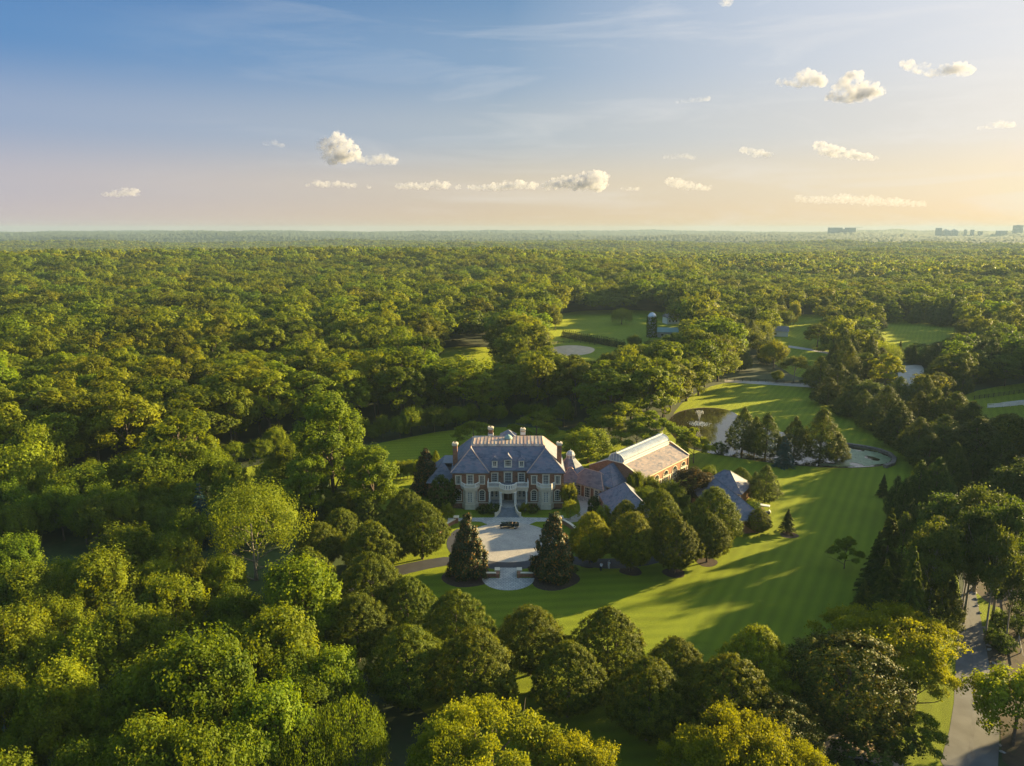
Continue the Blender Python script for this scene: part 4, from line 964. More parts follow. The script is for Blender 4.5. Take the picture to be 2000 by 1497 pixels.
# ---------------------------------------------------------------- court walls
def curved_wall(a0, a1, label):
    Rt = root('garden_wall', (CX, CY_, 0), 0, label, 'wall')
    A = [math.radians(a0+(a1-a0)*i/14) for i in range(15)]; r = 15.2
    b = MB(); c = MB()
    for a, q in zip(A[:-1], A[1:]):
        for mb, r0, r1, z0, z1 in ((b,r-.2,r+.2,0,.95),(c,r-.3,r+.3,.95,1.1)):
            mb.add([((r_)*math.cos(t),(r_)*math.sin(t),z) for z in (z0,z1) for r_,t in ((r0,a),(r1,a),(r1,q),(r0,q))], [(3,2,1,0),(4,5,6,7),(0,1,5,4),(1,2,6,5),(2,3,7,6),(3,0,4,7)])
    x, y = r*math.cos(A[-1]), r*math.sin(A[-1]); b.box(x-.45,x+.45,y-.45,y+.45,0,1.3); c.box(x-.6,x+.6,y-.6,y+.6,1.3,1.5)
    b.build('wall_face', M['brick'], Rt); c.build('coping', M['stone'], Rt)
curved_wall(170, 140, 'low curved wall with cream coping at the left of the court'); curved_wall(12, 40, 'low curved wall with cream coping at the right of the court')
for sg, lb in ((-1, 'low brick retaining wall with stone pier left of the flagstone walk'), (1, 'low brick retaining wall with stone pier right of the flagstone walk')):
    Rt = root('retaining_wall', (-.7, 124.6, 0), 0, lb, 'wall')
    b = MB(); b.box(sg*1.75 if sg > 0 else -4.6, 4.6 if sg > 0 else -1.75, -.2, .2, 0, .75); b.box(sg*2-.3,sg*2+.3,-.6,1.9,0,.8); b.build('wall_face', M['brick'], Rt)
    c = MB(); c.box(sg*3.5-1.2,sg*3.5+1.2,-.28,.28,.75,.85); c.box(sg*2.1-.5,sg*2.1+.5,.7,1.9,.8,.98); c.build('coping', M['stone'], Rt)
# pond stone kerb on the far right side
kp = [(1650,870),(1690,876),(1715,881),(1737,889),(1747,899),(1744,908),(1728,914)]
kp = [G(*p) for p in kp]; b = MB()
for a, q in zip(kp[:-1], kp[1:]):
    d = Vector((q[0]-a[0], q[1]-a[1])); n_ = Vector((-d.y, d.x)).normalized()*.55
    b.add([(a[0]-n_.x,a[1]-n_.y,0),(a[0]+n_.x,a[1]+n_.y,0),(q[0]+n_.x,q[1]+n_.y,0),(q[0]-n_.x,q[1]-n_.y,0),(a[0]-n_.x,a[1]-n_.y,.8),(a[0]+n_.x,a[1]+n_.y,.8),(q[0]+n_.x,q[1]+n_.y,.8),(q[0]-n_.x,q[1]-n_.y,.8)],
          [(3,2,1,0),(4,5,6,7),(0,1,5,4),(1,2,6,5),(2,3,7,6),(3,0,4,7)])
tag(b.build('pond_wall', M['wall_stone']), 'low dark stone wall curving round the lily end of the pond', 'wall')
# lily pads
lp = [G(*p) for p in [(1625,872),(1660,876),(1715,885),(1740,896),(1735,905),(1690,911),(1630,912),(1600,908),(1655,897),(1640,884)]]
xs = [p[0] for p in lp]; ys = [p[1] for p in lp]; C_ = []
while len(C_) < 5200:
    x, y = random.uniform(min(xs), max(xs)), random.uniform(min(ys), max(ys))
    if pip(x, y, lp) and (math.sin(x*.9)+math.sin(y*.7+x*.3) > -.9): C_.append((x, y))
V = []; 
for x, y in C_:
    r = random.uniform(.12, .32); t = random.random()*6; z = .062+random.random()*.03
    V += [(x+r*math.cos(t+k*1.05), y+r*math.sin(t+k*1.05), z+random.random()*.02) for k in range(6)]
me = fast_mesh('lily_pads', np.array(V), L['shrub'], rng.random(len(C_))*.84, nper=6)
M_l = simple('lily_leaf', (.16,.22,.11), .4, .25, .6); me.materials.clear(); me.materials.append(M_l)
tag(link('lily_pads', me), 'pale green lily pads covering the right end of the pond', 'lily pads', kind='stuff')
# fountain
fx, fy = G(1365, 829)
Rt = root('fountain', (fx, fy, .05), 0, 'white water jet fanning up from the dark pond', 'fountain')
m_, ns_, ls_, b_ = newmat('fountain_spray'); b_.inputs['Base Color'].default_value = (.8,.82,.84,1); b_.inputs['Roughness'].default_value = .4
tp = ns_.new('ShaderNodeBsdfTransparent'); mx_ = ns_.new('ShaderNodeMixShader'); mx_.inputs[0].default_value = .2
ls_.new(tp.outputs[0], mx_.inputs[1]); ls_.new(b_.outputs[0], mx_.inputs[2]); ls_.new(mx_.outputs[0], ns_['Material Output'].inputs[0])
b = MB()
for k in range(40):
    a = 2*math.pi*k/40; R_ = 1.7
    b.tube([(R_*t*math.cos(a), R_*t*math.sin(a), 4.6*(1-(1-t/.62)**2) if t < .62 else 4.6*(1-((t-.62)/.38*.92)**2)) for t in np.linspace(0.02, .8, 9)], [.02,.025,.03,.035,.04,.04,.04,.035,.03], 4)
b.build('water_jet', m_, Rt)
V = []
for k in range(420):
    a = random.random()*6.28; r = abs(random.gauss(1.9, .9)); z = .06+random.random()*.25; s_ = random.uniform(.05,.16)
    V += [(r*math.cos(a)+s_*math.cos(t), r*math.sin(a)+s_*math.sin(t)*.8, z+.04*math.sin(t)) for t in (0,1.57,3.14,4.71)]
me = fast_mesh('foam', np.array(V), M['white']); f_ = link('foam', me, Rt)
b = MB(); b.lathe([(.5,0),(.5,.18),(.2,.3)], (0,0,0), 10); b.build('nozzle_float', M['lead'], Rt)

# ---------------------------------------------------------------- vintage car (nose to -x)
def car():
    x, y = G(994, 1031)
    Rt = root('vintage_car', (x, y, .04), math.radians(-4), 'dark green open vintage tourer parked at the top of the round court', 'car')
    body = MB()
    def loft(secs):
        for (xa, wa, za, ta), (xb, wb, zb, tb) in zip(secs[:-1], secs[1:]):
            body.add([(xa,-wa,za),(xa,wa,za),(xa,wa*.86,ta),(xa,-wa*.86,ta),(xb,-wb,zb),(xb,wb,zb),(xb,wb*.86,tb),(xb,-wb*.86,tb)],
                     [(0,1,2,3),(7,6,5,4),(0,4,5,1),(1,5,6,2),(2,6,7,3),(3,7,4,0)])
    loft([(-.55,.52,.5,1.18),(.1,.62,.48,1.16)]); 
    for sg in (-1,1): body.box(.1,1.75,sg*.62-.04,sg*.62+.04,.48,1.12)
    body.box(.1,1.75,-.6,.6,.48,.56); body.box(1.7,1.95,-.58,.58,.5,1.12); body.box(-2.0,2.1,-.38,.38,.42,.5)
    bo = body.build('body', M['blackpaint'], Rt)
    h = MB(); h.add([(-1.75,-.34,.55),(-1.75,.34,.55),(-1.75,.34,1.05),(-1.75,.2,1.17),(-1.75,-.2,1.17),(-1.75,-.34,1.05),(-.55,-.5,.52),(-.55,.5,.52),(-.55,.5,1.05),(-.55,.3,1.2),(-.55,-.3,1.2),(-.55,-.5,1.05)],
           [(0,1,2,3,4,5),(11,10,9,8,7,6)]+[(i,6+i,6+(i+1)%6,(i+1)%6) for i in range(6)])
    h.build('bonnet', M['blackpaint'], Rt)
    r_ = MB(); r_.box(-1.86,-1.76,-.33,.33,.5,1.15); r_.build('radiator', M['chrome'], Rt)
    for sg in (-1,1):
        for wx in (-1.5,1.45):
            t = MB(); t.lathe([(.30,-.07),(.38,-.08),(.41,-.04),(.41,.04),(.38,.08),(.30,.07)], (wx,sg*.72,.41), 20, 'y', cap=False)
            wo = root('wheel', (0,0,0)); wo.parent = Rt; t.build('tyre', M['tyre'], wo)
            q = MB(); q.lathe([(.3,-.05),(.31,0),(.3,.05)], (wx,sg*.72,.41), 20, 'y', cap=False); q.lathe([(.08,-.09),(.09,.09)], (wx,sg*.72,.41), 10, 'y')
            for k in range(14): a = k*math.pi/7; q.tube([(wx,sg*.72,.41),(wx+.3*math.cos(a),sg*.72,.41+.3*math.sin(a))], .012, 4)
            q.build('rim', M['chrome'], wo)
            f = MB(); A = np.linspace(math.radians(-10 if wx > 0 else 25), math.radians(165 if wx > 0 else 175), 8)
            for a, c in zip(A[:-1],A[1:]): f.vprism([(wx+rr*math.cos(t_),.41+rr*math.sin(t_)) for rr,t_ in ((.47,a),(.51,a),(.51,c),(.47,c))], sg*.72-.15, sg*.72+.15)
            f.build('mudguard', M['blackpaint'], Rt)
        lm = MB(); lm.lathe([(.06,.16),(.15,.0),(.17,-.06),(.16,-.08)], (-1.8,sg*.36,1.02), 14, 'x'); lm.tube([(-1.75,sg*.36,.6),(-1.75,sg*.36,.95)], .03, 6); lm.build('headlight', M['chrome'], Rt)
        rb = MB(); rb.box(-1.0,.95,sg*.72-.14,sg*.72+.14,.36,.41); rb.build('running_board', M['darkwood'], Rt)
    for sx in (.55,1.35):
        s_ = MB(); s_.box(sx-.25,sx+.2,-.52,.52,.56,.8); s_.box(sx+.12,sx+.3,-.52,.52,.8,1.15); s_.build('seat', M['leather'], Rt)
    w_ = MB(); w_.box(-.02,.0,-.5,.5,1.2,1.55); wi = w_.build('windscreen', M['glass'], Rt)
    w_ = MB(); w_.box(-.03,.01,-.54,-.5,1.15,1.58); w_.box(-.03,.01,.5,.54,1.15,1.58); w_.box(-.03,.01,-.54,.54,1.55,1.59); w_.build('frame', M['chrome'], wi)
    s_ = MB(); s_.lathe([(.30,-.08),(.38,-.09),(.41,0),(.38,.09),(.30,.08)], (2.08,0,.85), 18, 'x', cap=False); s_.lathe([(.3,-.03),(.3,.03)], (2.08,0,.85), 16, 'x'); s_.build('spare_wheel', M['tyre'], Rt)
    s_ = MB(); s_.tube([(.25+.0,.25+.2*math.cos(a),1.1+.18*math.sin(a)) for a in np.linspace(0,6.28,13)], .015, 4); s_.tube([(.05,.25,1.0),(.25,.25,1.1)], .02, 4); s_.build('steering_wheel', M['darkwood'], Rt)
car()
def golf_cart():
    x, y = G(1494, 1003)
    Rt = root('golf_cart', (x, y, .02), math.radians(-25), 'small golf cart with flat white roof beside the carriage house', 'golf cart')
    b = MB(); b.box(-1.1,1.15,-.55,.55,.3,.42); b.box(-1.15,-.3,-.55,.55,.42,.85); b.add([(.75,-.52,.42),(1.25,-.5,.42),(1.25,.5,.42),(.75,.52,.42),(.8,-.5,.95),(1.1,-.45,.75),(1.1,.45,.75),(.8,.5,.95)], [(3,2,1,0),(4,5,6,7),(0,1,5,4),(1,2,6,5),(2,3,7,6),(3,0,4,7)])
    b.build('body', M['lead'], Rt)
    b = MB(); b.box(-1.2,.95,-.62,.62,1.85,1.95); b.box(-1.1,.85,-.55,.55,1.95,1.99); b.build('canopy', M['white'], Rt)
    for px in (-1.1,.8):
        for sg in (-1,1): p = MB(); p.tube([(px,sg*.52,.5),(px*.95,sg*.54,1.85)], .025, 6); p.build('post', M['chrome'], Rt)
    s_ = MB(); s_.box(-.75,-.25,-.5,.5,.85,.98); s_.box(-.85,-.72,-.5,.5,.98,1.4); s_.build('seat', M['leather'], Rt)
    for wx in (-.8,.85):
        for sg in (-1,1): t = MB(); t.lathe([(.12,-.1),(.22,-.1),(.24,0),(.22,.1),(.12,.1)], (wx,sg*.5,.24), 16, 'y'); t.build('wheel', M['tyre'], Rt)
golf_cart()

# ---------------------------------------------------------------- two people under the round trees
def person(px, py, rz, label, stoop, shirt, trousers, hair):
    x, y = G(px, py)
    J = [(0,0,.95),(0,.02,1.15),(0,.03,1.38),(0,.03,1.50),(0,.02,1.60),(0,.01,1.70), (-.09,0,.92),(-.10,-.03,.50),(-.10,.12,.09),(-.10,-.05,.04), (.09,0,.92),(.10,.10,.50),(.11,-.06,.09),(.11,-.22,.04),
         (-.19,.03,1.42),(-.24,.05,1.14),(-.22,-.08,.90),(.19,.03,1.42),(.25,-.02,1.14),(.20,-.18,.95)]
    E = [(0,1),(1,2),(2,3),(3,4),(4,5),(0,6),(6,7),(7,8),(8,9),(0,10),(10,11),(11,12),(12,13),(2,14),(14,15),(15,16),(2,17),(17,18),(18,19)]
    Rd = [.13,.125,.14,.055,.095,.075,.085,.06,.042,.04,.085,.06,.042,.04,.06,.045,.032,.06,.045,.032]
    for w_ in (16, 19):
        b0 = J[w_]
        for k in range(5):
            dx = (k-2)*.016; J.append((b0[0]+dx, b0[1]-.03, b0[2]-.06)); E.append((w_, len(J)-1)); Rd.append(.010)
            J.append((b0[0]+dx*1.3, b0[1]-.045, b0[2]-(.09 if k in (0,4) else .125))); E.append((len(J)-2, len(J)-1)); Rd.append(.008)
    me = bpy.data.meshes.new('person'); me.from_pydata([(a, b_-stoop*max(0, c-.95), c) for a, b_, c in J], E, []); me.update()
    o = link('person', me, None, simple('skin', (.45,.27,.19), .6)); o.location = (x, y, .03); o.rotation_euler = (0,0,rz)
    sk = o.modifiers.new('skin', 'SKIN'); o.modifiers.new('sub', 'SUBSURF').levels = 1
    lay = me.skin_vertices[0].data if me.skin_vertices else None
    if lay is None:
        bpy.context.view_layer.objects.active = o; lay = me.skin_vertices[0].data
    for i, r in enumerate(Rd): lay[i].radius = (r, r); lay[i].use_root = (i == 0)
    tag(o, label, 'person')
    sh = lambda z: -stoop*max(0, z-.95)
    c = MB(); c.lathe([(.155,.9),(.165,1.1),(.185,1.32),(.17,1.44),(.09,1.5)], (0,.02,0), 14); c.v = [(a*1.12, b_*.78+sh(z), z) for a,b_,z in c.v]
    for i, j in ((14,15),(17,18)): c.tube([(J[i][0],J[i][1]+sh(J[i][2]),J[i][2]),(J[j][0],J[j][1]+sh(J[j][2]),J[j][2])], [.085,.06], 8)
    c.build('shirt', shirt, o, True)
    c = MB(); c.tube([(0,0,.99),(0,0,.88)], .16, 10)
    for q in ((6,7,8),(10,11,12)): c.tube([J[k] for k in q], [.11,.08,.062], 8)
    c.build('trousers', trousers, o, True)
    c = MB(); c.lathe([(.02,1.80),(.08,1.785),(.105,1.72),(.10,1.66),(.085,1.62)], (0,.03,0), 12, cap=False); c.v = [(a, b_+sh(z), z) for a,b_,z in c.v]; c.build('hair', hair, o, True)
M['cloth_white'] = simple('white_cloth', (.7,.7,.72), .8); M['cloth_dark'] = simple('dark_cloth', (.03,.032,.05), .9); M['hair'] = simple('brown_hair', (.05,.03,.02), .7); M['hairl'] = simple('grey_hair', (.45,.43,.40), .7)
person(1173.5, 1116, 2.6, 'person in white top stooping on the shaded drive under round trees', .55, M['cloth_white'], M['cloth_dark'], M['hair'])
person(1189, 1112, -.5, 'standing person in white clothes with light hat on the shaded drive', 0.0, M['cloth_white'], M['cloth_white'], M['hairl'])

# ---------------------------------------------------------------- silo, barn, house beyond
sx, sy = G(1272, 659)
Rt = root('silo', (sx, sy, 0), 0, 'round silo with metal dome smothered in green ivy', 'silo')
b = MB(); b.lathe([(2.5,0),(2.5,12.3)], (0,0,0), 24); b.build('drum', M['concrete'], Rt)
b = MB(); b.lathe([(2.65,12.3),(2.6,12.9),(2.1,13.9),(1.3,14.7),(.3,15.1),(.05,15.2)], (0,0,0), 24); b.build('dome', M['silver'], Rt, True)
V_, v_ = profile_tree(2.85, 12.6, 0, lambda t: np.ones_like(t)*(1+.03*np.sin(t*40)), 420, 9000, .5, tuft=.5)
link('ivy', fast_mesh('ivy', V_, L['spring'], v_*.7), Rt)
bx, by = G(1303, 660)
Rt = root('barn', (bx+1, by+5, 0), math.radians(-6), 'low barn with pale green metal roof beside the silo', 'barn')
b = MB(); b.box(-6,6,-4,4,0,3.2); b.build('wall', M['concrete'], Rt)
b = MB(); b.add([(-6.6,-4.8,3.2),(6.6,-4.8,3.2),(6.6,4.8,3.2),(-6.6,4.8,3.2),(-6.2,0,5.6),(6.2,0,5.6)], [(3,2,1,0),(0,1,5,4),(1,2,5),(2,3,4,5),(3,0,4)]); b.build('roof', M['barnroof'], Rt)
b = MB(); b.box(1.5,4,-4.06,-4,.0,2.3); b.build('door', M['darkwood'], Rt)
b = MB(); b.box(-4,-2.6,-4.05,-4,1,2.1); b.build('window', M['glass'], Rt)
hx_, hy_ = G(1310, 632)
Rt = root('farmhouse', (hx_, hy_, 0), .2, 'small pale house half hidden in trees behind the silo', 'house')
b = MB(); b.box(-4.5,4.5,-4,4,0,4.5); b.build('wall', M['white'], Rt)
b = MB(); b.add([(-5,-4.5,4.5),(5,-4.5,4.5),(5,4.5,4.5),(-5,4.5,4.5),(-5,0,7.4),(5,0,7.4)], [(3,2,1,0),(0,1,5,4),(1,2,5),(2,3,4,5),(3,0,4)]); b.build('roof', M['slate_brown'], Rt)
for wx in (-2.5,0,2.5): b = MB(); b.box(wx-.5,wx+.5,-4.05,-4,1.4,3); b.build('window', M['glass'], Rt)
hx_, hy_ = G(1521, 656)
Rt = root('farmhouse', (hx_, hy_, 0), -.3, 'low grey roofed cottage at the left edge of the meadow', 'house')
b = MB(); b.box(-5,5,-4,4,0,3.2); b.build('wall', M['white'], Rt)
b = MB(); b.add([(-5.5,-4.5,3.2),(5.5,-4.5,3.2),(5.5,4.5,3.2),(-5.5,4.5,3.2),(-5.5,0,6),(5.5,0,6)], [(3,2,1,0),(0,1,5,4),(1,2,5),(2,3,4,5),(3,0,4)]); b.build('roof', M['lead'], Rt)
b = MB(); b.box(-3,-1.6,-4.05,-4,1,2.2); b.build('window', M['glass'], Rt)

# ---------------------------------------------------------------- fences
def fence(name, pxs, h_, m, label, rails=3, post=2.6, rw=.07):
    P_ = [G(*p) for p in pxs]; Rt = root(name, (P_[0][0], P_[0][1], 0), 0, label, 'fence'); o = P_[0]; r_ = MB(); n_ = 0
    for a, q in zip(P_[:-1], P_[1:]):
        d = Vector((q[0]-a[0], q[1]-a[1])); L_ = d.length; ang = math.atan2(d.y, d.x); F_ = Matrix.Translation((a[0]-o[0], a[1]-o[1], 0)) @ Matrix.Rotation(ang, 4, 'Z')
        r_.M = F_
        for k in range(rails): z = h_*(k+1)/(rails)-.14; r_.box(0, L_, -.03, .03, z, z+rw*2)
        for i in range(int(L_/post)+1):
            if n_ < 90: pm = MB().frame(F_); x = min(L_, i*post); pm.box(x-.09,x+.09,-.13,-.035,0,h_+.12); pm.build('post', m, Rt); n_ += 1
    r_.build('rail', m, Rt)
fence('rail_fence', [(1928,797),(1960,795),(2060,788)], 1.5, M['white'], 'white three rail fence along the road at the right edge', 3, 3.0, .08)
fence('board_fence', [(1902,781),(1930,777),(1960,773),(2060,760)], 1.5, M['darkwood'], 'dark board fence behind the grey road at right', 4, 3.0, .06)
fence('rail_fence', [(1968,1105),(1974,1160),(1982,1215),(1997,1290)], .8, M['concrete'], 'long thin pale rail running beside the leaf littered slope', 1, 3.5, .07)
fence('board_fence', [(1230,752),(1420,744),(1500,747),(1640,757)], 1.3, M['darkwood'], 'dark board fence along the far lane behind the lawn', 3, 3.2, .06)
fence('board_fence', [(1070,676),(1090,671),(1125,669),(1165,675)], 1.3, M['darkwood'], 'dark fence around the far side of the sand arena', 3, 3.5, .06)

def rockmesh(s):
    me = bpy.data.meshes.new('rock'); V = []; F = []
    n, k = 5, 8
    for i in range(n+1):
        for j in range(k):
            a = math.pi*i/n; b = 2*math.pi*j/k; r = s*(1+.25*math.sin(3*b+i)+.2*random.random())
            V.append((r*math.sin(a)*math.cos(b), r*.75*math.sin(a)*math.sin(b), r*.5*math.cos(a)+s*.2))
    F = [(i*k+j,(i+1)*k+j,(i+1)*k+(j+1)%k,i*k+(j+1)%k) for i in range(n) for j in range(k)]
    me.from_pydata(V, [], F); me.update(); me.materials.append(M['rock']); return me
rk = [rockmesh(.42) for _ in range(4)]
for i, p in enumerate([(1901,1112),(1902,1126),(1904,1138),(1905,1150),(1906,1171),(1908,1184),(1914,1198),(1924,1228),(1927,1246),(1930,1262),(1932,1270),(1941,1297),(1946,1322),(1953,1457),(1957,1470),(1905,1160),(1960,1300)]):
    x, y = G(*p); o = bpy.data.objects.new('boulder', rk[i % 4]); COL.objects.link(o); o.location = (x, y, .05); o.rotation_euler = (0,0,i*1.3); s = .45+.4*random.random(); o.scale = (s*1.4, s, s)
    tag(o, 'pale edging rock on the right side of the curving driveway', 'rock', 'edging rocks along the driveway')
bx, by = G(1686, 1512)
Rt = root('stone_basin', (bx, by, 0), 0, 'round stone basin with pale rim at the bottom edge under dark trees', 'basin')
b = MB(); b.lathe([(2.5,0),(2.5,.5),(2.25,.5),(2.25,.1)], (0,0,0), 36, cap=False); b.build('rim', M['rock'], Rt)
b = MB(); b.lathe([(2.24,.1),(2.24,.3)], (0,0,0), 30); b.build('water_surface', M['water'], Rt)
disc('mulch_bed', *G(1690,1480), 4.5, .022, M['sand'], 'pinkish gravel bed under dark trees at the bottom', 'gravel bed')
for (px, py, r) in ((1541,1045,1.9),):
    disc('mulch_bed', *G(px, py), r, .021+.0002*px/100, M['mulch'], 'dark round bark mulch bed beneath a lawn tree', 'mulch bed')
sheet('mulch_bed', [(884,993),(960,999),(968,1001),(968,996),(884,989)], .016, M['mulch'], 'dark planting bed along the left front of the mansion', 'mulch bed', it=0)
sheet('mulch_bed', [(1018,999),(1100,994),(1112,990),(1018,994)], .016, M['mulch'], 'dark planting bed along the right front of the mansion', 'mulch bed', it=0)
# ---------------------------------------------------------------- individually placed trees
G_L = 'round lindens in rows around the lower lawn'
bottom = [(890,1158,138,'linden','darker pointed linden at the upper left of the lower row'),(1035,1187,134,'linden','broad linden just below the semicircular terrace'),
 (1190,1191,146,'linden','largest pointed linden in the upper row below the lawn'),(1322,1247,104,'linden','smallest round linden standing apart near the lawn shadow'),
 (1483,1228,158,'glinden','yellow green linden at the right end of the lower rows'),(925,1233,172,'linden','wide dark linden in front of the terrace axis, lower row left'),
 (794,1228,158,'linden','dark linden above the flat topped trees at the left of the lower row'),(1112,1258,146,'linden','rounded linden in the middle of the lower row'),
 (1270,1291,160,'linden','wide shaded linden below the smallest round one'),(1433,1286,176,'linden','broad shaded linden below the yellow green one'),
 (695,1163,130,'linden','linden at the lower end of the left avenue'),(795,1130,112,'linden','linden at the left tip of the lower lawn')]
for px, py, w_, k_, lb in bottom: T(k_, px, py, w_, lb, group=G_L)
avenue = [(792,958,82,'linden nearest the mansion in the left avenue'),(822,982,108,'large linden beside the left dark magnolia'),(763,1008,92,'linden third down in the inner left avenue row'),
 (717,979,76,'small linden at the back of the left avenue'),(664,995,82,'round linden below the tall yellow tulip trees'),(723,1020,106,'linden in the middle of the left avenue'),
 (621,1022,92,'linden at the far left back of the avenue'),(597,1072,110,'linden half hidden at the left edge of the avenue'),(720,1084,136,'big linden low in the left avenue above the lawn tip'),(647,1138,84,'narrow linden peeping between two bigger ones')]
for px, py, w_, lb in avenue: T('linden', px, py, w_, lb, group='lindens of the left avenue')
right = [(1154,1003,86,'glinden','golden topped linden right of the right magnolia'),(1236,1002,100,'linden','linden behind the two people'),(1322,1011,96,'linden','linden in the middle of the front row right of the court'),
 (1386,1003,84,'linden','linden with a clear trunk at the right end of the front row'),(1290,957,88,'linden','linden below the conservatory hall'),(1398,955,104,'linden','largest linden in front of the carriage house'),
 (1223,979,68,'linden','small linden against the garage pavilion')]
for px, py, w_, k_, lb in right:
    o = T(k_, px, py, w_, lb, group='lindens right of the court', ratio=1.22); disc('mulch_bed', o.location.x, o.location.y, 2.1, .0222, M['mulch'], 'bark mulch ring under the '+lb, 'mulch bed')
T('linden', 1484, 995, 50, 'small round linden by the golf cart', hgt=5.6)
T('magnolia', 912, 1008, 74, 'tall dark magnolia with bronze leaves left of the court', hgt=12)
T('magnolia', 1083, 1006, 84, 'tall dark magnolia with bronze leaves right of the court', hgt=12.6)
for o in [q for q in COL.objects if q.name.startswith('magnolia_tree') and not q.parent]: disc('mulch_bed', o.location.x, o.location.y-.3, 4.6, .0226, M['mulch'], 'dark mulch bed around a forecourt magnolia', 'mulch bed')
T('magnolia', 831, 880, 56, 'dark magnolia in front of the chimney of the left wing', hgt=11)
for px, py, w_, h_, k_, lb in [
 (866,936,56,7.5,'shrub','round dark shrub at the left corner of the mansion'),(873,986,30,4.2,'gshrub','yellow leafed small tree at the left end of the cross path'),
 (851,881,17,5.5,'glinden','small yellow pointed tree behind the left wing'),(963,985,30,2.2,'shrub','dark clipped shrub left of the steps'),(944,988,24,1.9,'shrub','second dark shrub left of the steps'),
 (1025,985,24,2.2,'gshrub','yellow green shrub right of the steps'),(1040,987,24,1.9,'shrub','dark shrub right of the yellow one by the steps'),
 (1112,946,40,6.0,'yellow','small yellow tree at the right corner of the mansion'),(1114,981,34,4.2,'gshrub','pale green large leafed shrub at the right end of the cross path'),
 (1160,973,24,4.5,'shrub','dark shrub beside the gallery steps'),(1179,991,32,4.2,'gshrub','yellow green shrub below the gallery pavilion'),
 (1408,866,30,3.4,'shrub','round dark bush on the near bank of the pond'),(1472,984,36,4.2,'shrub','dark round shrub behind the golf cart'),(1448,914,42,6,'linden','dark round tree behind the carriage house wing'),
 (1498,912,56,9,'cedar','tall cedar on the lawn behind the carriage house'),(1476,925,34,6.5,'cedar','shorter cedar left of the tall one behind the carriage house'),(1541,993,34,5.6,'spruce','young sparse fir in a mulch ring on the lawn'),
 (1355,912,74,9,'copper','bronze leafed tree in front of the conservatory hall'),(1245,922,44,7.5,'near','leafy tree at the near corner of the conservatory hall'),(1272,932,40,6,'near','bushy tree below the arched windows'),
 (1308,940,54,7,'near','green tree under the arches of the hall'),(1385,912,40,6,'near','light green tree right of the bronze one'),(1265,955,60,6.5,'near','green tree between hall and round lindens'),(1325,955,44,6,'near','dark green tree behind the middle lindens')]:
    T(k_, px, py, w_, lb, hgt=h_)
# trees behind the house and around the hall
for px, py, w_, k_, h_, lb in [
 (925,822,78,'airy',8.5,'airy flat topped tree behind the left side of the roof'),(1048,803,104,'airy',10,'larger airy flat topped tree behind the right side of the roof'),
 (1150,841,108,'yellow',9.5,'bright yellow round tree behind the right chimney'),(1135,826,60,'airy',9,'olive tree just behind the bright yellow one'),(1358,838,72,'airy',10,'airy light green tree beyond the far end of the hall'),
 (1215,785,130,'airy',13,'wide olive tree between the yellow tree and the wood'),(1285,805,110,'airy',12,'olive tree behind the glass lantern'),(1180,800,80,'airy',11,'smaller olive tree behind the bright yellow one'),(1245,830,90,'airy',9,'low olive tree along the back of the hall'),
 (1455,800,62,'cedar',13,'leftmost dark cedar on the near pond bank'),(1500,812,66,'cedar',12.5,'second dark cedar on the near pond bank'),(1478,818,44,'cedar',11,'slim cedar between the two left ones on the pond bank'),
 (1556,818,60,'cedar',12.5,'cedar with yellow crown at the middle of the pond bank'),(1610,803,84,'cedar',14.5,'largest cedar on the near pond bank'),(1535,850,46,'bluespruce',9,'bluish low conifer on the pond bank'),(1640,850,44,'cedar',8,'small cedar at the right of the pond bank group')]:
    T(k_, px, py, w_, lb, hgt=h_)
# tall yellow trees left of the mansion and the big elm
T('tulip', 641, 764, 150, 'tallest yellow green tree left of the mansion', hgt=28, var=0)
T('tulip', 722, 860, 118, 'yellow green tree right of the tallest one', hgt=19, var=1)
T('tulip', 598, 878, 100, 'yellow green tree filling below the tallest one', hgt=17, var=1)
T('vase', 487, 955, 200, 'wide elm with pale forked limbs showing', hgt=18)
T('near', 555, 868, 76, 'yellow green tree left of the tallest one', hgt=13); T('bare', 502, 878, 40, 'thin half bare tree against the side lawn', hgt=12)
T('bluespruce', 386, 938, 64, 'blue green spruce left of the wide elm', hgt=14)
G_N = 'broadleaf trees massed at the lower left'
near = [(583,1092,150),(541,1195,150),(389,1238,190),(337,1130,120),(188,1078,130),(242,1186,130),(281,1286,150),(104,1303,140),(236,1030,120),(648,1273,120),(519,1338,150),(43,1108,120),(18,1195,140),
 (281,1410,150),(26,1424,90),(367,1092,90),(454,1152,110),(65,1155,110),(150,1448,120),(389,1432,150),(164,1230,120),(498,1262,120),(116,1170,100),(330,1045,100),(430,1085,90),(630,1180,100),(100,1385,120),(200,1360,120),
 (300,1205,110),(460,1420,130),(-20,1320,130),(570,1270,120),(340,1340,120),(85,1245,110),(410,1310,110),(20,1050,90),(120,1095,90),(300,1100,90),(450,1215,100),(600,1330,110),(-10,1480,140),(240,1470,130)]
W8 = ['bright', 'leafy', 'deep green', 'loose']
for i, (px, py, w_) in enumerate(near):
    h_ = w_/10.5*(1.0 if py > 1150 else 1.1)
    row = 'upper' if py < 1150 else ('middle' if py < 1290 else 'bottom')
    T('near', px, py, w_*1.08, None, hgt=max(7, h_), group=G_N)['_rk'] = (row)
T('willow', 672, 1368, 180, 'drooping pale green tree at the bottom left of the lindens', hgt=11); T('willow', 590, 1400, 160, 'second drooping pale tree at the bottom left edge', hgt=11)
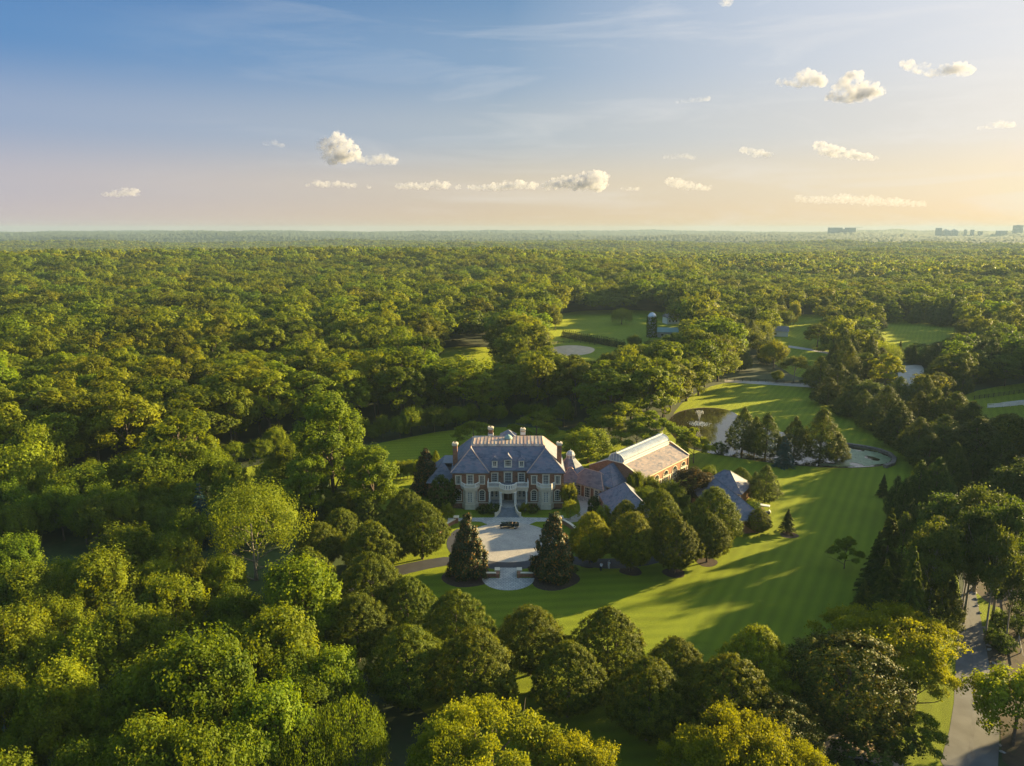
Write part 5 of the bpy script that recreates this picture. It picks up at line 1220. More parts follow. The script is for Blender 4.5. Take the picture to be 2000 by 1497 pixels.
for px, py, w_, k_, h_, lb in [(285,876,140,'near',15,'rounded yellow tree at the far side of the left mass'),(160,912,120,'near',13,'bushy tree at left beside the forest edge'),(20,868,150,'yellow',17,'bright yellow tree cut by the left edge'),(60,830,110,'near',18,'green tree behind the bright one at the left edge'),
  (345,800,150,'forest',22,'broad dark headed tree at the forest edge'),(395,880,90,'near',13,'orange tinged tree right of the rounded yellow one'),(350,900,90,'near',12,'green tree above the blue green spruce'),(230,905,90,'near',12,'tree between the bushy and rounded ones at left')]:
    T(k_, px, py, w_, lb, hgt=h_)
# flat topped golden trees along the bottom
for px, py, w_, k_, h_, lb in [(960,1412,320,'honey',11.5,'wide flat topped golden tree at the bottom centre left'),(1120,1462,220,'honey',10,'second flat topped golden tree at the bottom centre'),(870,1422,150,'honey',11.5,'flat golden tree beside the dark gap at bottom left'),
  (1440,1402,225,'honey',12,'flat topped golden tree at the bottom right of centre'),(1380,1455,200,'honey',10.5,'lower flat golden tree at the bottom edge'),(1560,1462,160,'honey',9.5,'low golden tree beside the dark broad one'),
  (1520,1378,170,'darkoak',9.5,'dark glossy tree behind the golden one at bottom'),(1668,1258,215,'darkoak',12,'large dark rounded tree left of the driveway'),
  (1760,1204,245,'honey',12,'wide golden layered tree overhanging the driveway'),(1690,1208,210,'honey',11.5,'golden layered tree behind the large dark one'),(1800,1280,130,'honey',9.5,'olive layered tree by the driveway edge'),(1790,1395,110,'airy',5.5,'low green spreading tree on the driveway verge'),
  (1750,1410,90,'shrub',4,'deep green rounded shrub below the large dark tree'),(1690,1455,120,'shrub',3.5,'dark shrub at the bottom edge by the basin'),
  (2000,1318,175,'yellow',10,'bright yellow leafed tree at the right bottom edge'),(1655,1050,62,'airy',6.5,'small open tree with bare trunk on the right of the lawn'),(1728,925,24,'spruce',6,'slender fir at the lawn edge near the pond')]:
    T(k_, px, py, w_, lb, hgt=h_, **({'var': 0} if k_ == 'darkoak' else {}))
# conifer belt between lawn and driveway
belt = [(1745,990,95,'spruce',18,'spruce with yellow tips leading the belt'),(1770,940,50,'cedar',12,'narrow yellow cedar at the belt top'),(1800,905,60,'cedar',13,'pointed yellow cedar by the lawn'),(1755,935,40,'cedar',10,'dark narrow cedar beside the pointed one'),
 (1720,1035,70,'spruce',13,'spruce at the lawn side of the belt'),(1790,1065,100,'spruce',20,'tall dense spruce in the middle of the belt'),(1735,1090,110,'spruce',17,'broad dark spruce above the golden trees'),(1690,1130,60,'spruce',8,'low spruce by the small open tree'),
 (1830,1060,90,'cedar',14,'green cedar beside the driveway top'),(1850,1110,80,'cedar',12,'cedar hanging over the driveway bend'),(1800,1150,90,'spruce',11,'spruce above the wide golden tree'),(1840,1010,100,'pine',20,'layered pine above the driveway'),
 (1770,1010,70,'cedar',12,'dense cedar behind the spruce with yellow tips'),(1835,900,80,'cedar',13,'broad olive cedar above the belt'),(1870,870,60,'cedar',12,'tall open cedar right of the broad olive one'),(1905,888,44,'cedar',9,'short pointed cedar in shade'),
 (1860,960,110,'pine',17,'wide layered pine above the bend of the driveway'),(1935,930,120,'pine',22,'tall pine with yellow lit plates'),(1975,970,110,'pine',22,'pine with bare pale trunks below'),(1915,985,100,'pine',21,'pine over the driveway slope'),
 (1960,1010,90,'pine',21,'pine at the top of the leaf littered slope'),(2010,900,130,'pine',19,'pine cut by the right edge'),(1900,1045,80,'pine',15,'lower pine above the leaning trunks'),(1990,1090,70,'pine',14,'bluish pine at the right edge'),
 (1915,820,140,'cedar',15,'wide olive cedar mound at right'),(1975,810,110,'linden',13,'yellow edged round tree at right edge'),(1960,850,90,'cedar',14,'dark cedar mound under the yellow edged tree')]
for px, py, w_, k_, h_, lb in belt: T(k_, px, py, w_, lb, hgt=h_)
belt2 = [(1605,700,60,'cedar',13),(1640,712,64,'cedar',13),(1665,735,70,'cedar',12),(1700,742,66,'pine',12),(1735,760,80,'cedar',13),(1760,790,80,'cedar',13),(1800,770,70,'cedar',14),(1830,765,70,'cedar',15),(1850,745,60,'spruce',14),(1812,735,44,'cedar',13),
 (1870,770,90,'cedar',14),(1900,790,90,'cedar',13),(1850,815,110,'cedar',13),(1800,820,80,'cedar',12),(1760,740,60,'cedar',11),(1885,710,40,'cedar',13),(1868,698,30,'cedar',12),(1835,700,50,'cedar',12),(1690,765,60,'cedar',10),(1620,740,60,'cedar',10),(1655,770,56,'cedar',8),(1710,790,60,'cedar',9),(1780,845,70,'shrub',4),(1820,850,80,'cedar',10)]
for i, (px, py, w_, k_, h_) in enumerate(belt2):
    T(k_, px, py, w_, 'conifer', hgt=h_, group='conifers of the belt right of the pond')
for px, py, w_, k_, h_, lb in [
 (1715,662,96,'willow',13,'bright yellow willow by the gravel turning area'),(1640,614,80,'forest',17,'tree clump in the meadow, lit yellow top'),(1600,630,60,'forest',14,'dark tree at the left of the meadow clump'),(1680,632,80,'pine',14,'brown green pine at the right of the meadow clump'),
 (1640,668,80,'airy',9,'grey green spreading tree below the meadow clump'),(1760,665,16,'spruce',9,'slim dark fir left of the turning area'),(1787,672,22,'spruce',10,'dark fir behind the turning area'),(1553,590,26,'yellow',16,'tall narrow yellow tree by the cottage'),(1535,608,36,'near',12,'round tree beside the cottage'),
 (1500,598,50,'forest',14,'yellow topped tree left of the cottage'),(1478,622,70,'willow',14,'wide pale willow by the far field'),(1215,600,44,'willow',12,'rounded willow in the silo field'),(1440,640,90,'near',15,'large green tree below the far field'),(1515,668,60,'yellow',13,'yellow topped tree by the far path'),
 (1555,690,50,'pine',13,'lone pine with pale trunk by the far lane'),(1520,725,26,'near',5,'small tree at the lane edge of the lawn'),(1060,615,30,'near',12,'dark tree left of the silo field'),(1085,607,30,'near',13,'taller dark tree left of the silo field'),(1240,655,28,'near',9,'yellow tree at the foot of the silo'),(1290,668,30,'near',7,'green tree in front of the barn')]:
    T(k_, px, py, w_, lb, hgt=h_)
for i, o in enumerate(sorted([q for q in COL.objects if q.get('group') == 'conifers of the belt right of the pond'], key=lambda q: q.location.x/q.location.y)): o['label'] = 'conifer %d from the left in the dark belt right of the pond lawn' % (i+1)
# hedge of young conifers by the arena
hp = [G(1100+i*3.95, 659+i*.74) for i in range(31)]
for i, (x, y) in enumerate(hp): plant('arbor', x, y, 4.2+.6*random.random(), 1.35, 'young dark conifer in the straight hedge row by the arena', 'conifers of the arena hedge')
# clipped hedge left of the mansion
for i in range(9): plant('gshrub', *G(768+i*7, 938-i*.6), 4.6, 1.9, 'yellow topped hedge bush left of the dark magnolia', 'hedge bushes left of the mansion')
for px, py in ((1955,1225),(1944,1262),(1961,1275),(1985,1205),(1992,1150),(1995,1240)): 
    x, y = G(px, py); plant('shrub', x, y, 2.6, 1.5, 'dark green shrub on the leaf litter beside the driveway', 'shrubs beside the driveway')
fill = [(-150,1050),(130,1012),(260,975),(440,950),(455,985),(600,960),(700,945),(760,975),(700,1010),(600,1050),(420,1090),(250,1075),(130,1080),(-150,1115)]
fw = [G(*p) for p in fill]; x0_, x1_ = min(p[0] for p in fw), max(p[0] for p in fw); y0_, y1_ = min(p[1] for p in fw), max(p[1] for p in fw); nf_ = 0
edge = [(-150,990),(0,990),(110,985),(200,962),(300,945),(430,918),(560,888),(650,872),(740,862),(880,838),(960,828),(1030,824),(1110,834)]
ew = [G(*p) for p in edge]; UN = []
for a_, b_ in zip(ew[:-1], ew[1:]):
    L_ = math.hypot(b_[0]-a_[0], b_[1]-a_[1])
    for k in range(int(L_/4.2)): t_ = (k+.5)/int(L_/4.2); UN.append((a_[0]+(b_[0]-a_[0])*t_+random.uniform(-1,1), a_[1]+(b_[1]-a_[1])*t_+random.uniform(-1,3)))
for i, (x, y) in enumerate(UN): plant('near', x, y, random.uniform(5,10), random.uniform(2.6,4.0), 'low tree %d from the left along the shaded foot of the forest' % (i+1), 'understorey trees along the forest edge')
for _ in range(900):
    x, y = random.uniform(x0_, x1_), random.uniform(y0_, y1_)
    if pip(x, y, fw) and all((x-p[0])**2+(y-p[1])**2 > (p[2]*.55+2.6)**2 for p in PLACED):
        nf_ += 1; plant('near', x, y, random.uniform(7,12), random.uniform(3.4,4.8), None, 'broadleaf trees massed at the lower left')['_rk'] = 'back'
for x, y, h_ in ((90,84,15),(100,90,17),(97,79,16),(110,97,18)): plant('near', x, y, h_, 6, 'unseen tree added past the right frame edge to shade the driveway', 'added trees shading the lower driveway')  # added outside the frame so the foot of the drive falls in shade
# tall trees added out of view at right to shade the lawn and drive
for i, (x, y, h_) in enumerate([(92,78,22),(100,90,23),(96,103,21),(108,112,24),(118,124,23),(112,98,22),(124,110,24),(128,134,24),(134,148,23),(142,140,24),(120,86,22),(136,122,24),(150,156,24),(156,170,23),(84,66,20),(98,70,22),(148,132,24),(164,158,24),(146,176,22),(170,178,24)]):
    if y < .49*x+90: continue
    plant('pine' if i % 3 == 0 else 'forest', x, y, h_, 6.8, 'tall unseen tree added right of the frame to shade the lawn', 'added shade trees right of the frame')
# ---------------------------------------------------------------- the woods
NF = [[(-900,1150),(0,985),(200,955),(450,905),(560,882),(740,856),(880,832),(1000,822),(1100,832),(1180,846),(1300,842),(1322,800),(1420,742),(1500,744),(1640,757),(1700,760),(1800,800),(1900,760),(2600,700),(2900,1300),(2900,2400),(-900,2400)]]
NFW = [[G(*p) for p in poly] for poly in NF]
SEE = [[(745,868),(890,845),(890,895),(750,900)],[(840,845),(1110,842),(1110,1010),(840,1010)],[(1345,806),(1425,800),(1421,746),(1640,757),(1780,850),(1740,910),(1400,900)],
 [(1098,615),(1285,613),(1325,638),(1325,656),(1262,662),(1160,692),(1075,690),(1072,676),(1095,652)],[(1512,664),(1530,620),(1608,622),(1600,668),(1580,672),(1625,688),(1600,702),(1592,715),(1570,715),(1545,688)],
 [(1715,632),(1868,638),(1862,660),(1775,667),(1765,690),(1745,670),(1718,652)],[(1755,712),(1802,708),(1806,735),(1770,752),(1755,745)],[(1900,765),(2000,755),(2000,818),(1930,800)],
 [(862,684),(880,686),(962,682),(978,695),(960,716),(870,728)],[(450,915),(520,905),(520,940),(450,950)],[(1258,608),(1286,608),(1286,662),(1258,662)],[(1420,742),(1545,745),(1545,720),(1420,735)]]
def blocked(x, y, h_, r, z):
    for fx_, fz in ((0,1),(-.8,.75),(.8,.75),(0,.5),(-.7,.4),(.7,.4),(0,.02),(0,.25)):
        px, py, _ = proj(x+fx_*r, y, z+fz*h_)
        for poly in SEE:
            if pip(px, py, poly): return True
    return False
cand = []
cell = {}
def free(x, y, d):
    i, j = int(x//d), int(y//d)
    for a in (-1,0,1):
        for b in (-1,0,1):
            for (u, v_) in cell.get((i+a, j+b), ()):
                if (u-x)**2+(v_-y)**2 < d*d: return False
    cell.setdefault((i, j), []).append((x, y)); return True
D0 = 9.6
tries = 60000; AX = np.radians(rng.uniform(-43, 43, tries)); RR = np.sqrt(rng.uniform(150**2, 960**2, tries))
px_l = np.array([(p[0], p[1], p[2]) for p in PLACED])
for a, r in sorted(zip(AX, RR), key=lambda t: t[1]):
    x, y = r*math.sin(a), r*math.cos(a)
    if any(pip(x, y, p) for p in NFW): continue
    if not free(x, y, D0): continue
    if ((px_l[:,0]-x)**2+(px_l[:,1]-y)**2 < (px_l[:,2]*.6+4)**2).any(): continue
    rt = x > y*.22+30
    h_ = random.uniform(15, 27) if not rt else random.uniform(12, 21)
    if not rt and y < 260: h_ = random.uniform(20, 25)
    rr = (6.8+5.0*random.random()**1.5)*(1 if not rt else .85)
    z = float(H(x, y))
    ok = False
    for q in (1, .82, .66, .5, .36):
        if not blocked(x, y, h_*q, rr*(.4+.6*q), z): ok = True; h_ *= q; rr *= .4+.6*q; break
    if not ok: continue
    cand.append((x, y, h_, rr, z, rt))
indiv = cand[:]
n_f = 0; n_p = 0; nn_ = 0; far = []
bands = {}
for (x, y, h_, rr, z, rt) in indiv:
    pxx, pyy, _ = proj(x, y, z+h_)
    inside = -60 < pxx < 2060
    con = rt and random.random() < .45
    if (not con and n_f < 298 and inside) or (con and n_p < 150 and inside):
        key = random.choice(['pine','cedar','cedar']) if con else random.choice(['forest']*6+['mixed'])
        if con: n_p += 1
        else: n_f += 1
        o = plant(key, x, y, h_*(.85 if con else 1), rr*(.75 if con else 1), None, 'conifers mixed in the right woods' if con else 'deciduous trees of the surrounding forest', z=z)
        bands.setdefault((con, int(math.hypot(x, y)//25)), []).append((math.atan2(x, y), o))
    elif inside or pxx > -200: far.append((x, y, h_, rr, z))
ORD = ['first','second','third','fourth','fifth','sixth','seventh','eighth','ninth','tenth','eleventh','twelfth','thirteenth','fourteenth','fifteenth','sixteenth','seventeenth','eighteenth','nineteenth','twentieth']
for con in (False, True):
    for bi, (_, lst) in enumerate(sorted((k, v) for k, v in bands.items() if k[0] == con)):
        for q, (_, o) in enumerate(sorted(lst, key=lambda t: t[0])):
            o['label'] = '%s %d from the left in the %s rank of woods' % ('dark conifer' if con else 'leafy forest tree', q+1, ORD[min(bi, 19)])
nb = {}
for o in COL.objects:
    if o.get('_rk'): nb.setdefault(o['_rk'], []).append(o)
for row, lst in nb.items():
    for q, o in enumerate(sorted(lst, key=lambda o: o.location.x/o.location.y)):
        o['label'] = 'leafy tree %d from the left in the %s tier of the lower left tree mass' % (q+1, row); del o['_rk']

off = []
x = 0
for _ in range(5000):
    y = random.uniform(112, 330); x = .735*(y*CP+13)+random.uniform(9, 95)
    if y > .49*x+92 and free(x, y, 8.6): off.append((x, y, random.uniform(25, 31), random.uniform(6.5, 8.5), 0.0))  # unseen woods added to shade the lawn, cut back where golden trees stay sunlit
OFF = off
# ---- woods further off: one mass each, made of its own small crowns scattered by geometry nodes
def scatter(name, pts, crowns, m, label):
    """pts rows: x,y,z,radius scale,height scale,rot,pick"""
    vs = []; tid = []; fs = 0; V = []; nf = 0; att = []
    off = 0; loops = []; 
    for k, (cv, ca) in enumerate(crowns):
        V.append(cv); tid += [k]*len(cv); att.append(np.repeat(ca, 4))
    V = np.concatenate(V); nq = len(V)//4; P = np.array([p[:3] for p in pts])
    me = bpy.data.meshes.new(name); allv = np.concatenate([V, P])
    me.vertices.add(len(allv)); me.vertices.foreach_set('co', allv.astype(np.float32).ravel())
    me.loops.add(nq*4); me.loops.foreach_set('vertex_index', np.arange(nq*4, dtype=np.int32))
    me.polygons.add(nq); me.polygons.foreach_set('loop_start', np.arange(0, nq*4, 4, dtype=np.int32))
    def at(n, t, d): a = me.attributes.new(n, t, 'POINT'); a.data.foreach_set('value', d)
    z0 = np.zeros(len(V), np.float32); A = np.array(pts)
    at('tid', 'INT', np.array(tid+[-1]*len(P), dtype=np.int32))
    at('v', 'FLOAT', np.concatenate([*att, np.zeros(len(P))]).astype(np.float32))
    at('sr', 'FLOAT', np.concatenate([z0, A[:,3]]).astype(np.float32)); at('sh', 'FLOAT', np.concatenate([z0, A[:,4]]).astype(np.float32))
    at('rot', 'FLOAT', np.concatenate([z0, A[:,5]]).astype(np.float32)); at('pick', 'INT', np.concatenate([z0, A[:,6]]).astype(np.int32))
    me.update(calc_edges=True); me.materials.append(m)
    o = link(name, me); tag(o, label, 'woodland', kind='stuff')
    ng = bpy.data.node_groups.new(name, 'GeometryNodeTree')
    ng.interface.new_socket('Geometry', in_out='INPUT', socket_type='NodeSocketGeometry'); ng.interface.new_socket('Geometry', in_out='OUTPUT', socket_type='NodeSocketGeometry')
    n, l = ng.nodes, ng.links; gi = n.new('NodeGroupInput'); go = n.new('NodeGroupOutput')
    def attr(nm, t):
        a = n.new('GeometryNodeInputNamedAttribute'); a.data_type = t; a.inputs[0].default_value = nm; return a.outputs[0]
    ti = attr('tid', 'INT')
    def sel(k):
        c = n.new('FunctionNodeCompare'); c.data_type = 'INT'; c.operation = 'EQUAL'; l.new(ti, c.inputs['A'] if not c.inputs['A'].is_unavailable else c.inputs[2])
        si = [s for s in c.inputs if s.enabled and s.name == 'B'][0]; si.default_value = k
        sa = [s for s in c.inputs if s.enabled and s.name == 'A'][0]; l.new(ti, sa)
        sg = n.new('GeometryNodeSeparateGeometry'); sg.domain = 'POINT'; l.new(gi.outputs[0], sg.inputs[0]); l.new(c.outputs[0], sg.inputs[1]); return sg.outputs[0]
    g2i = n.new('GeometryNodeGeometryToInstance')
    for k in reversed(range(len(crowns))): l.new(sel(k), g2i.inputs[0])
    iop = n.new('GeometryNodeInstanceOnPoints'); l.new(sel(-1), iop.inputs['Points']); l.new(g2i.outputs[0], iop.inputs['Instance'])
    iop.inputs['Pick Instance'].default_value = True; l.new(attr('pick', 'INT'), iop.inputs['Instance Index'])
    cr = n.new('ShaderNodeCombineXYZ'); l.new(attr('rot', 'FLOAT'), cr.inputs[2]); er = n.new('FunctionNodeEulerToRotation'); l.new(cr.outputs[0], er.inputs[0]); l.new(er.outputs[0], iop.inputs['Rotation'])
    cs = n.new('ShaderNodeCombineXYZ'); s_ = attr('sr', 'FLOAT'); l.new(s_, cs.inputs[0]); l.new(s_, cs.inputs[1]); l.new(attr('sh', 'FLOAT'), cs.inputs[2]); l.new(cs.outputs[0], iop.inputs['Scale'])
    l.new(iop.outputs[0], go.inputs[0])
    md = o.modifiers.new('scatter', 'NODES'); md.node_group = ng
    return o
mid = [broad(7.6, 24, .25, n_, 2600, 1.05) for n_ in (20, 28, 16, 24)] + [profile_tree(5, 22, .1, cedar, 90, 1500, 1.0, tuft=1.3)]
pts = [(x, y, z, rr/7.6*1.06, h_/24, random.random()*6.28, random.choice((0,1,2,3,0,1,2,3,4) if x > y*.2 else (0,1,2,3))) for x, y, h_, rr, z in far]
scatter('added_shade_woods', [(x, y, z, rr/7.6, h_/24, random.random()*6.28, random.choice((0,1,2,3))) for x, y, h_, rr, z in OFF], mid, L['forest'], 'dense unseen woods added past the right edge to shade the lawn')
scatter('forest_canopy', pts, mid, L['forest'], 'continuous forest canopy rolling away behind the nearer trees')
low = [broad(8.2, 22, .25, n_, 420, 2.3) for n_ in (14, 18, 11, 16)] + [profile_tree(5, 22, .1, cedar, 50, 260, 2.2, tuft=1.5)]
r_ = 950.0; pts = []
while r_ < 3400:
    st = 12.5 + (r_-950)*.003; na = int(r_*math.radians(84)/st)
    for k in range(na):
        a = math.radians(-42)+math.radians(84)*(k+random.random())/na; rr_ = r_+random.uniform(-.5,.5)*st; x, y = rr_*math.sin(a), rr_*math.cos(a)
        if random.random() < .02: continue
        s_ = random.uniform(.75,1.35)*st/10.8; pts.append((x, y, float(H(x,y))-1, s_, random.uniform(.55,1.1), random.random()*6.28, random.choice((0,1,2,3,0,1,2,3,4))))
    r_ += st
scatter('distant_woods', pts, low, L['forest'], 'hazy woods stretching toward the horizon')
# beyond: canopy as a rough sheet
na, nr = 1500, 210
rr = np.geomspace(3300, 9300, nr); aa = np.radians(np.linspace(-44, 44, na)); Rg, Ag = np.meshgrid(rr, aa, indexing='ij')
X, Y = Rg*np.sin(Ag), Rg*np.cos(Ag); Z = H(X, Y)+13+rng.normal(size=X.shape)*2.2+rng.random((nr//3+1, na//3+1)).repeat(3,0).repeat(3,1)[:nr,:na]*5
V = np.stack([X, Y, Z], -1).reshape(-1, 3); i0 = (np.arange(nr-1)[:,None]*na+np.arange(na-1)).ravel()
Fi = np.stack([i0, i0+1, i0+na+1, i0+na], -1)
me = bpy.data.meshes.new('horizon_woods'); me.vertices.add(len(V)); me.vertices.foreach_set('co', V.astype(np.float32).ravel()); me.loops.add(Fi.size); me.loops.foreach_set('vertex_index', Fi.astype(np.int32).ravel())
me.polygons.add(len(Fi)); me.polygons.foreach_set('loop_start', np.arange(0, Fi.size, 4, dtype=np.int32)); me.update(calc_edges=True); me.materials.append(M['farwoods'])
tag(link('horizon_woods', me), 'blue green wooded ridges along the horizon', 'woodland', kind='stuff')

# ---------------------------------------------------------------- skyline at the right
M['tower'] = simple('tower_concrete', (.42,.43,.45), .7, .1, .05)
def tower(px0, px1, pyt, dist, label, cap=0, dome=False):
    d = ray((px0+px1)/2, pyt); t = dist/d[1]; x = d[0]*t; z1 = CAMZ+d[2]*t; wd = (px1-px0)*dist*1.02/FPX; zb = 22.0; dp = min(wd, 45)*.9
    Rt = root('tower_block', (x, dist, zb-8), .15, label, 'building', 'far towers on the horizon')
    h_ = z1-zb+8; b = MB(); b.box(-wd/2,wd/2,-dp/2,dp/2,0,h_*(.82 if dome else 1))
    if dome: b.prism([(-wd*.32,-dp*.3),(wd*.32,-dp*.3),(wd*.32,dp*.3),(-wd*.32,dp*.3)], h_*.82, h_*.93); b.lathe([(wd*.26,h_*.93),(wd*.15,h_)], (0,0,0), 10)
    if cap: b.box(-wd*.2,wd*.25,-dp*.2,dp*.2,h_+.02,h_+cap)
    b.build('facade', M['tower'], Rt)
    g = MB(); k = max(2, int((h_-10)/3.6))
    for i in range(k): z = 9+i*3.6; 
    for i in range(min(k, 14)):
        z = h_*(.82 if dome else 1)-3.2-i*3.6
        if z > 2: g.box(-wd/2-.06,wd/2+.06,-dp/2-.06,dp/2+.06,z,z+1.5)
    g.build('window_band', M['glass'], Rt)
DT = 5000
for p0, p1, t_, cp_, dm, lb in [(1620,1643,445,0,False,'wide slab tower, left one of the paired blocks'),(1645,1652,447.5,0,False,'low link between the paired slab towers'),(1653,1669,445,0,False,'slab tower, right one of the paired blocks'),
  (1830,1838,445.7,0,False,'tall narrow tower left in the far cluster'),(1842,1854,448,0,True,'tower with rounded crown in the far cluster'),(1859,1869,448,0,True,'second tower with rounded crown in the far cluster'),(1884,1888,449,0,False,'thin small tower right of the crowned pair'),
  (1897,1902,449,0,False,'small square tower further right'),(1912,1918,452,0,False,'lowest little block in the cluster'),(1949,1964,451,0,False,'long low block near the right edge'),(1983,1995,440.5,2,False,'tallest tower at the right end of the skyline')]: tower(p0, p1, t_, DT, lb, cp_, dm)
cr = MB(); d = ray(1675, 444); t = DT/d[1]; cr.tube([(0,0,-40),(0,0,0)], .8, 4); cr.tube([(-14,0,-2),(34,0,-2)], .8, 4)
o = cr.build('tower_crane', M['lead']); o.location = (d[0]*t, DT, CAMZ+d[2]*t); tag(o, 'thin construction crane beside the paired slab towers', 'crane')

# ---------------------------------------------------------------- clouds: closed bodies of fine droplets
def cloudmat(dens, name='cloud_vapour'):
    m = bpy.data.materials.new(name); m.use_nodes = True; ns, ls = m.node_tree.nodes, m.node_tree.links; ns.remove(ns['Principled BSDF'])
    v = ns.new('ShaderNodeVolumePrincipled'); v.inputs['Color'].default_value = (.72,.74,.83,1); v.inputs['Anisotropy'].default_value = .1
    tc = ns.new('ShaderNodeTexCoord'); no = ns.new('ShaderNodeTexNoise'); no.inputs['Scale'].default_value = .011; no.inputs['Detail'].default_value = 5; no.inputs['Roughness'].default_value = .6
    ls.new(tc.outputs['Object'], no.inputs['Vector']); mr = ns.new('ShaderNodeMapRange'); mr.interpolation_type = 'SMOOTHSTEP'
    mr.inputs[1].default_value = .38; mr.inputs[2].default_value = .64; mr.inputs[3].default_value = 0; mr.inputs[4].default_value = dens
    ls.new(no.outputs[0], mr.inputs[0]); ls.new(mr.outputs[0], v.inputs['Density'])
    ls.new(v.outputs[0], ns['Material Output'].inputs['Volume']); return m
CM = {}
def cloud(blobs, alt, label, dens=.012, vox=60):
    """blobs: (px,py,radius px) of the puffs; all at one distance fixed by the cloud base altitude"""
    py0 = max(b[1]+b[2]*.5 for b in blobs); pxc = sum(b[0] for b in blobs)/len(blobs)
    d = ray(pxc, py0); t = (alt-CAMZ)/d[2]; Y0 = d[1]*t; m_px = Y0*1.0/FPX/ (CP+0) 
    V = []; F = []; cx_ = d[0]*t; blobs = [(a_, b_, c_*1.25) for a_, b_, c_ in blobs]
    more = []
    for p_, q_ in zip(blobs[:-1], blobs[1:]):
        for f_ in (.33, .67): more.append((p_[0]*(1-f_)+q_[0]*f_, p_[1]*(1-f_)+q_[1]*f_+1, (p_[2]*(1-f_)+q_[2]*f_)*.85))
    for bx_, by_, br in blobs+more:
        dd = ray(bx_, by_); tt = Y0/dd[1]; R_ = br*m_px
        subs = [(0,0,0,1)] + [(*(rdir(1)[0]*.75), random.uniform(.22,.48)) for _ in range(26)]
        for ux, uy, uz, us in subs:
            b0 = len(V); n_, k_ = 8, 12
            c = (dd[0]*tt-cx_+ux*R_, uy*R_*.9, CAMZ+dd[2]*tt-alt+abs(uz)*R_*.8-.1*R_)
            for i in range(n_+1):
                for j in range(k_):
                    a = math.pi*i/n_; b = 2*math.pi*j/k_; V.append((c[0]+R_*us*math.sin(a)*math.cos(b), c[1]+R_*us*math.sin(a)*math.sin(b), c[2]+R_*us*math.cos(a)*.62))
            F += [(b0+i*k_+j, b0+(i+1)*k_+j, b0+(i+1)*k_+(j+1)%k_, b0+i*k_+(j+1)%k_) for i in range(n_) for j in range(k_)]
    me = bpy.data.meshes.new('cloud'); me.from_pydata(V, [], F); me.update()
    key = round(dens, 5)
    if key not in CM: CM[key] = cloudmat(dens)
    o = link('cloud', me, None, CM[key]); o.location = (cx_, Y0, alt)
    ext = max(v[0] for v in V)-min(v[0] for v in V)
    rm = o.modifiers.new('merge', 'REMESH'); rm.mode = 'VOXEL'; rm.voxel_size = max(ext/220, 3.0)
    tx = bpy.data.textures.new('puffs', 'CLOUDS'); tx.noise_scale = max(b[2] for b in blobs)*m_px*.35; tx.noise_depth = 6
    dm = o.modifiers.new('puffs', 'DISPLACE'); dm.texture = tx; dm.texture_coords = 'LOCAL'; dm.strength = max(b[2] for b in blobs)*m_px*.8; dm.mid_level = .5
    tag(o, label, 'cloud', 'small clouds')
    return o
cloud([(660,272,12),(650,284,17),(672,282,15),(685,296,15),(668,300,20),(645,292,12),(632,285,9),(650,306,14)], 1000, 'tall puffy cream cumulus at left of centre', .014)
cloud([(735,312,10),(750,308,9),(765,314,9),(720,314,8),(700,310,8)], 1000, 'low puff right of the tall cumulus', .008)
cloud([(1150,350,16),(1172,345,13),(1165,358,16),(1130,358,13),(1110,356,12),(1090,358,11),(1070,362,9)], 850, 'largest puff of the long cloud bank', .012)
cloud([(1040,362,8),(1015,360,9),(990,362,9),(965,365,8),(945,366,6),(920,366,5)], 850, 'middle of the long low cloud bank', .010)
cloud([(870,362,8),(850,358,7),(830,364,7),(800,362,7),(780,364,6),(895,366,5)], 850, 'thin pink middle left of the long bank', .009)
cloud([(620,358,7),(640,360,6),(660,358,6),(690,362,5),(600,362,4),(720,365,4)], 850, 'thin left end of the long bank', .008)
cloud([(1310,355,9),(1325,358,10),(1345,362,9),(1365,365,7),(1385,368,5)], 850, 'small cloud right of the long bank', .006)
cloud([(1230,369,4),(1245,369,4),(1215,369,3)], 850, 'thin grey sliver right of the long bank', .005)
cloud([(245,374,8),(262,376,8),(228,378,7),(205,380,5)], 900, 'small faint cloud low at left', .005)
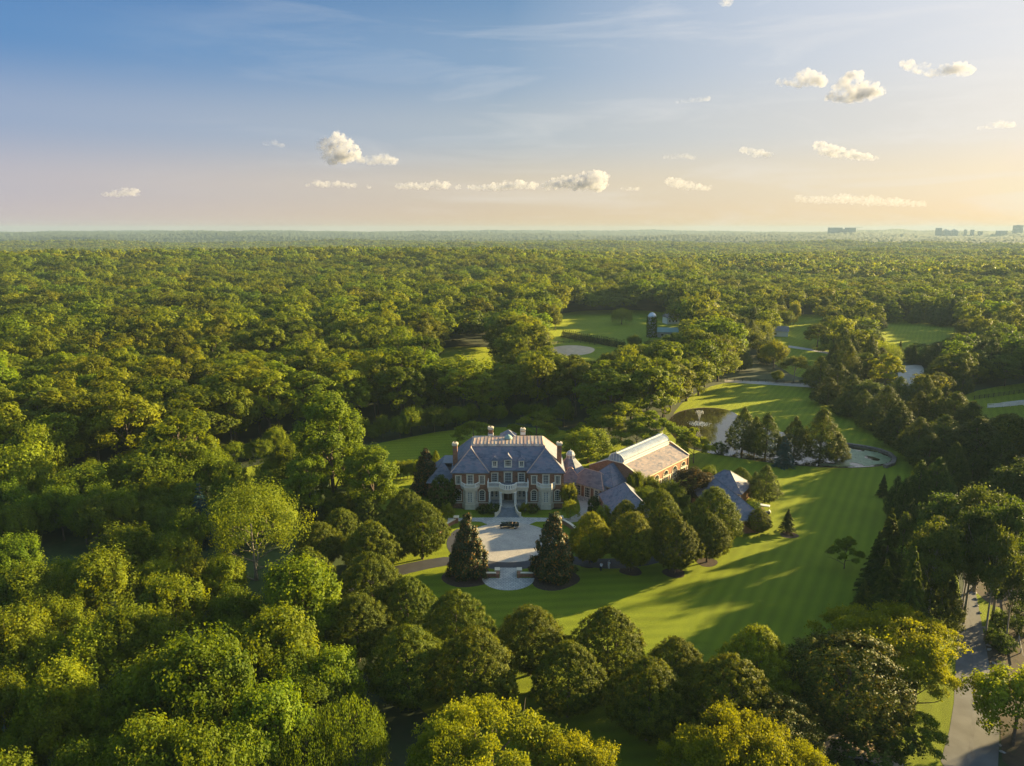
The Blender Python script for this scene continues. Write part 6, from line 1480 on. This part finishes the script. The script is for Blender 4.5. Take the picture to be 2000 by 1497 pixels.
cloud([(1575,148,13),(1590,155,14),(1560,158,12),(1540,160,8),(1525,162,6),(1605,162,8)], 1100, 'grey bottomed cumulus left of the upper right pair', .02)
cloud([(1665,158,17),(1650,170,15),(1685,172,18),(1670,182,18),(1630,188,11),(1710,180,12),(1645,186,12)], 1100, 'largest grey bottomed cumulus in the upper right', .02)
cloud([(1775,128,9),(1795,135,9),(1820,142,8),(1845,140,9),(1870,132,12),(1885,138,12),(1765,124,6)], 1100, 'long ragged cloud at the top right', .018)
cloud([(1600,285,9),(1615,292,13),(1640,298,12),(1665,302,10),(1690,306,7),(1715,309,4)], 1000, 'wedge shaped grey cloud at right', .012)
cloud([(1452,293,6),(1465,296,7),(1485,298,7),(1505,303,5),(1475,302,5)], 1000, 'small dark flat cloud left of the wedge', .01)
cloud([(1335,197,4),(1350,196,5),(1365,195,5),(1382,193,5),(1322,200,3)], 1100, 'small thin cloud high right of centre', .006)
cloud([(1935,246,7),(1955,243,8),(1975,244,6),(1915,250,5)], 1000, 'thin grey cloud near the right edge', .008)
cloud([(1420,4,9),(1412,2,7)], 1300, 'little white puff at the very top', .015)
cloud([(1300,307,4),(1320,305,6),(1340,304,6),(1355,309,4)], 1000, 'very faint small cloud right of centre', .003)
cloud([(520,280,5),(535,279,6),(550,284,5)], 1000, 'faint small cloud left of the tall cumulus', .004)
cloud([(1560,388,7),(1600,390,9),(1650,388,11),(1700,392,11),(1750,394,10),(1800,398,7)], 800, 'wide faint cloud band low at right', .0018)

# ---------------------------------------------------------------- haze
m = bpy.data.materials.new('haze_air'); m.use_nodes = True; ns, ls = m.node_tree.nodes, m.node_tree.links; ns.remove(ns['Principled BSDF'])
v = ns.new('ShaderNodeVolumePrincipled'); v.inputs['Color'].default_value = (.34,.47,.62,1); v.inputs['Density'].default_value = .0001; v.inputs['Anisotropy'].default_value = .1
ls.new(v.outputs[0], ns['Material Output'].inputs['Volume'])
b = MB(); b.box(-9600, 9600, -1500, 9500, -40, 99); tag(b.build('haze', m), 'thin blue summer haze over the far woods', 'haze', kind='stuff')
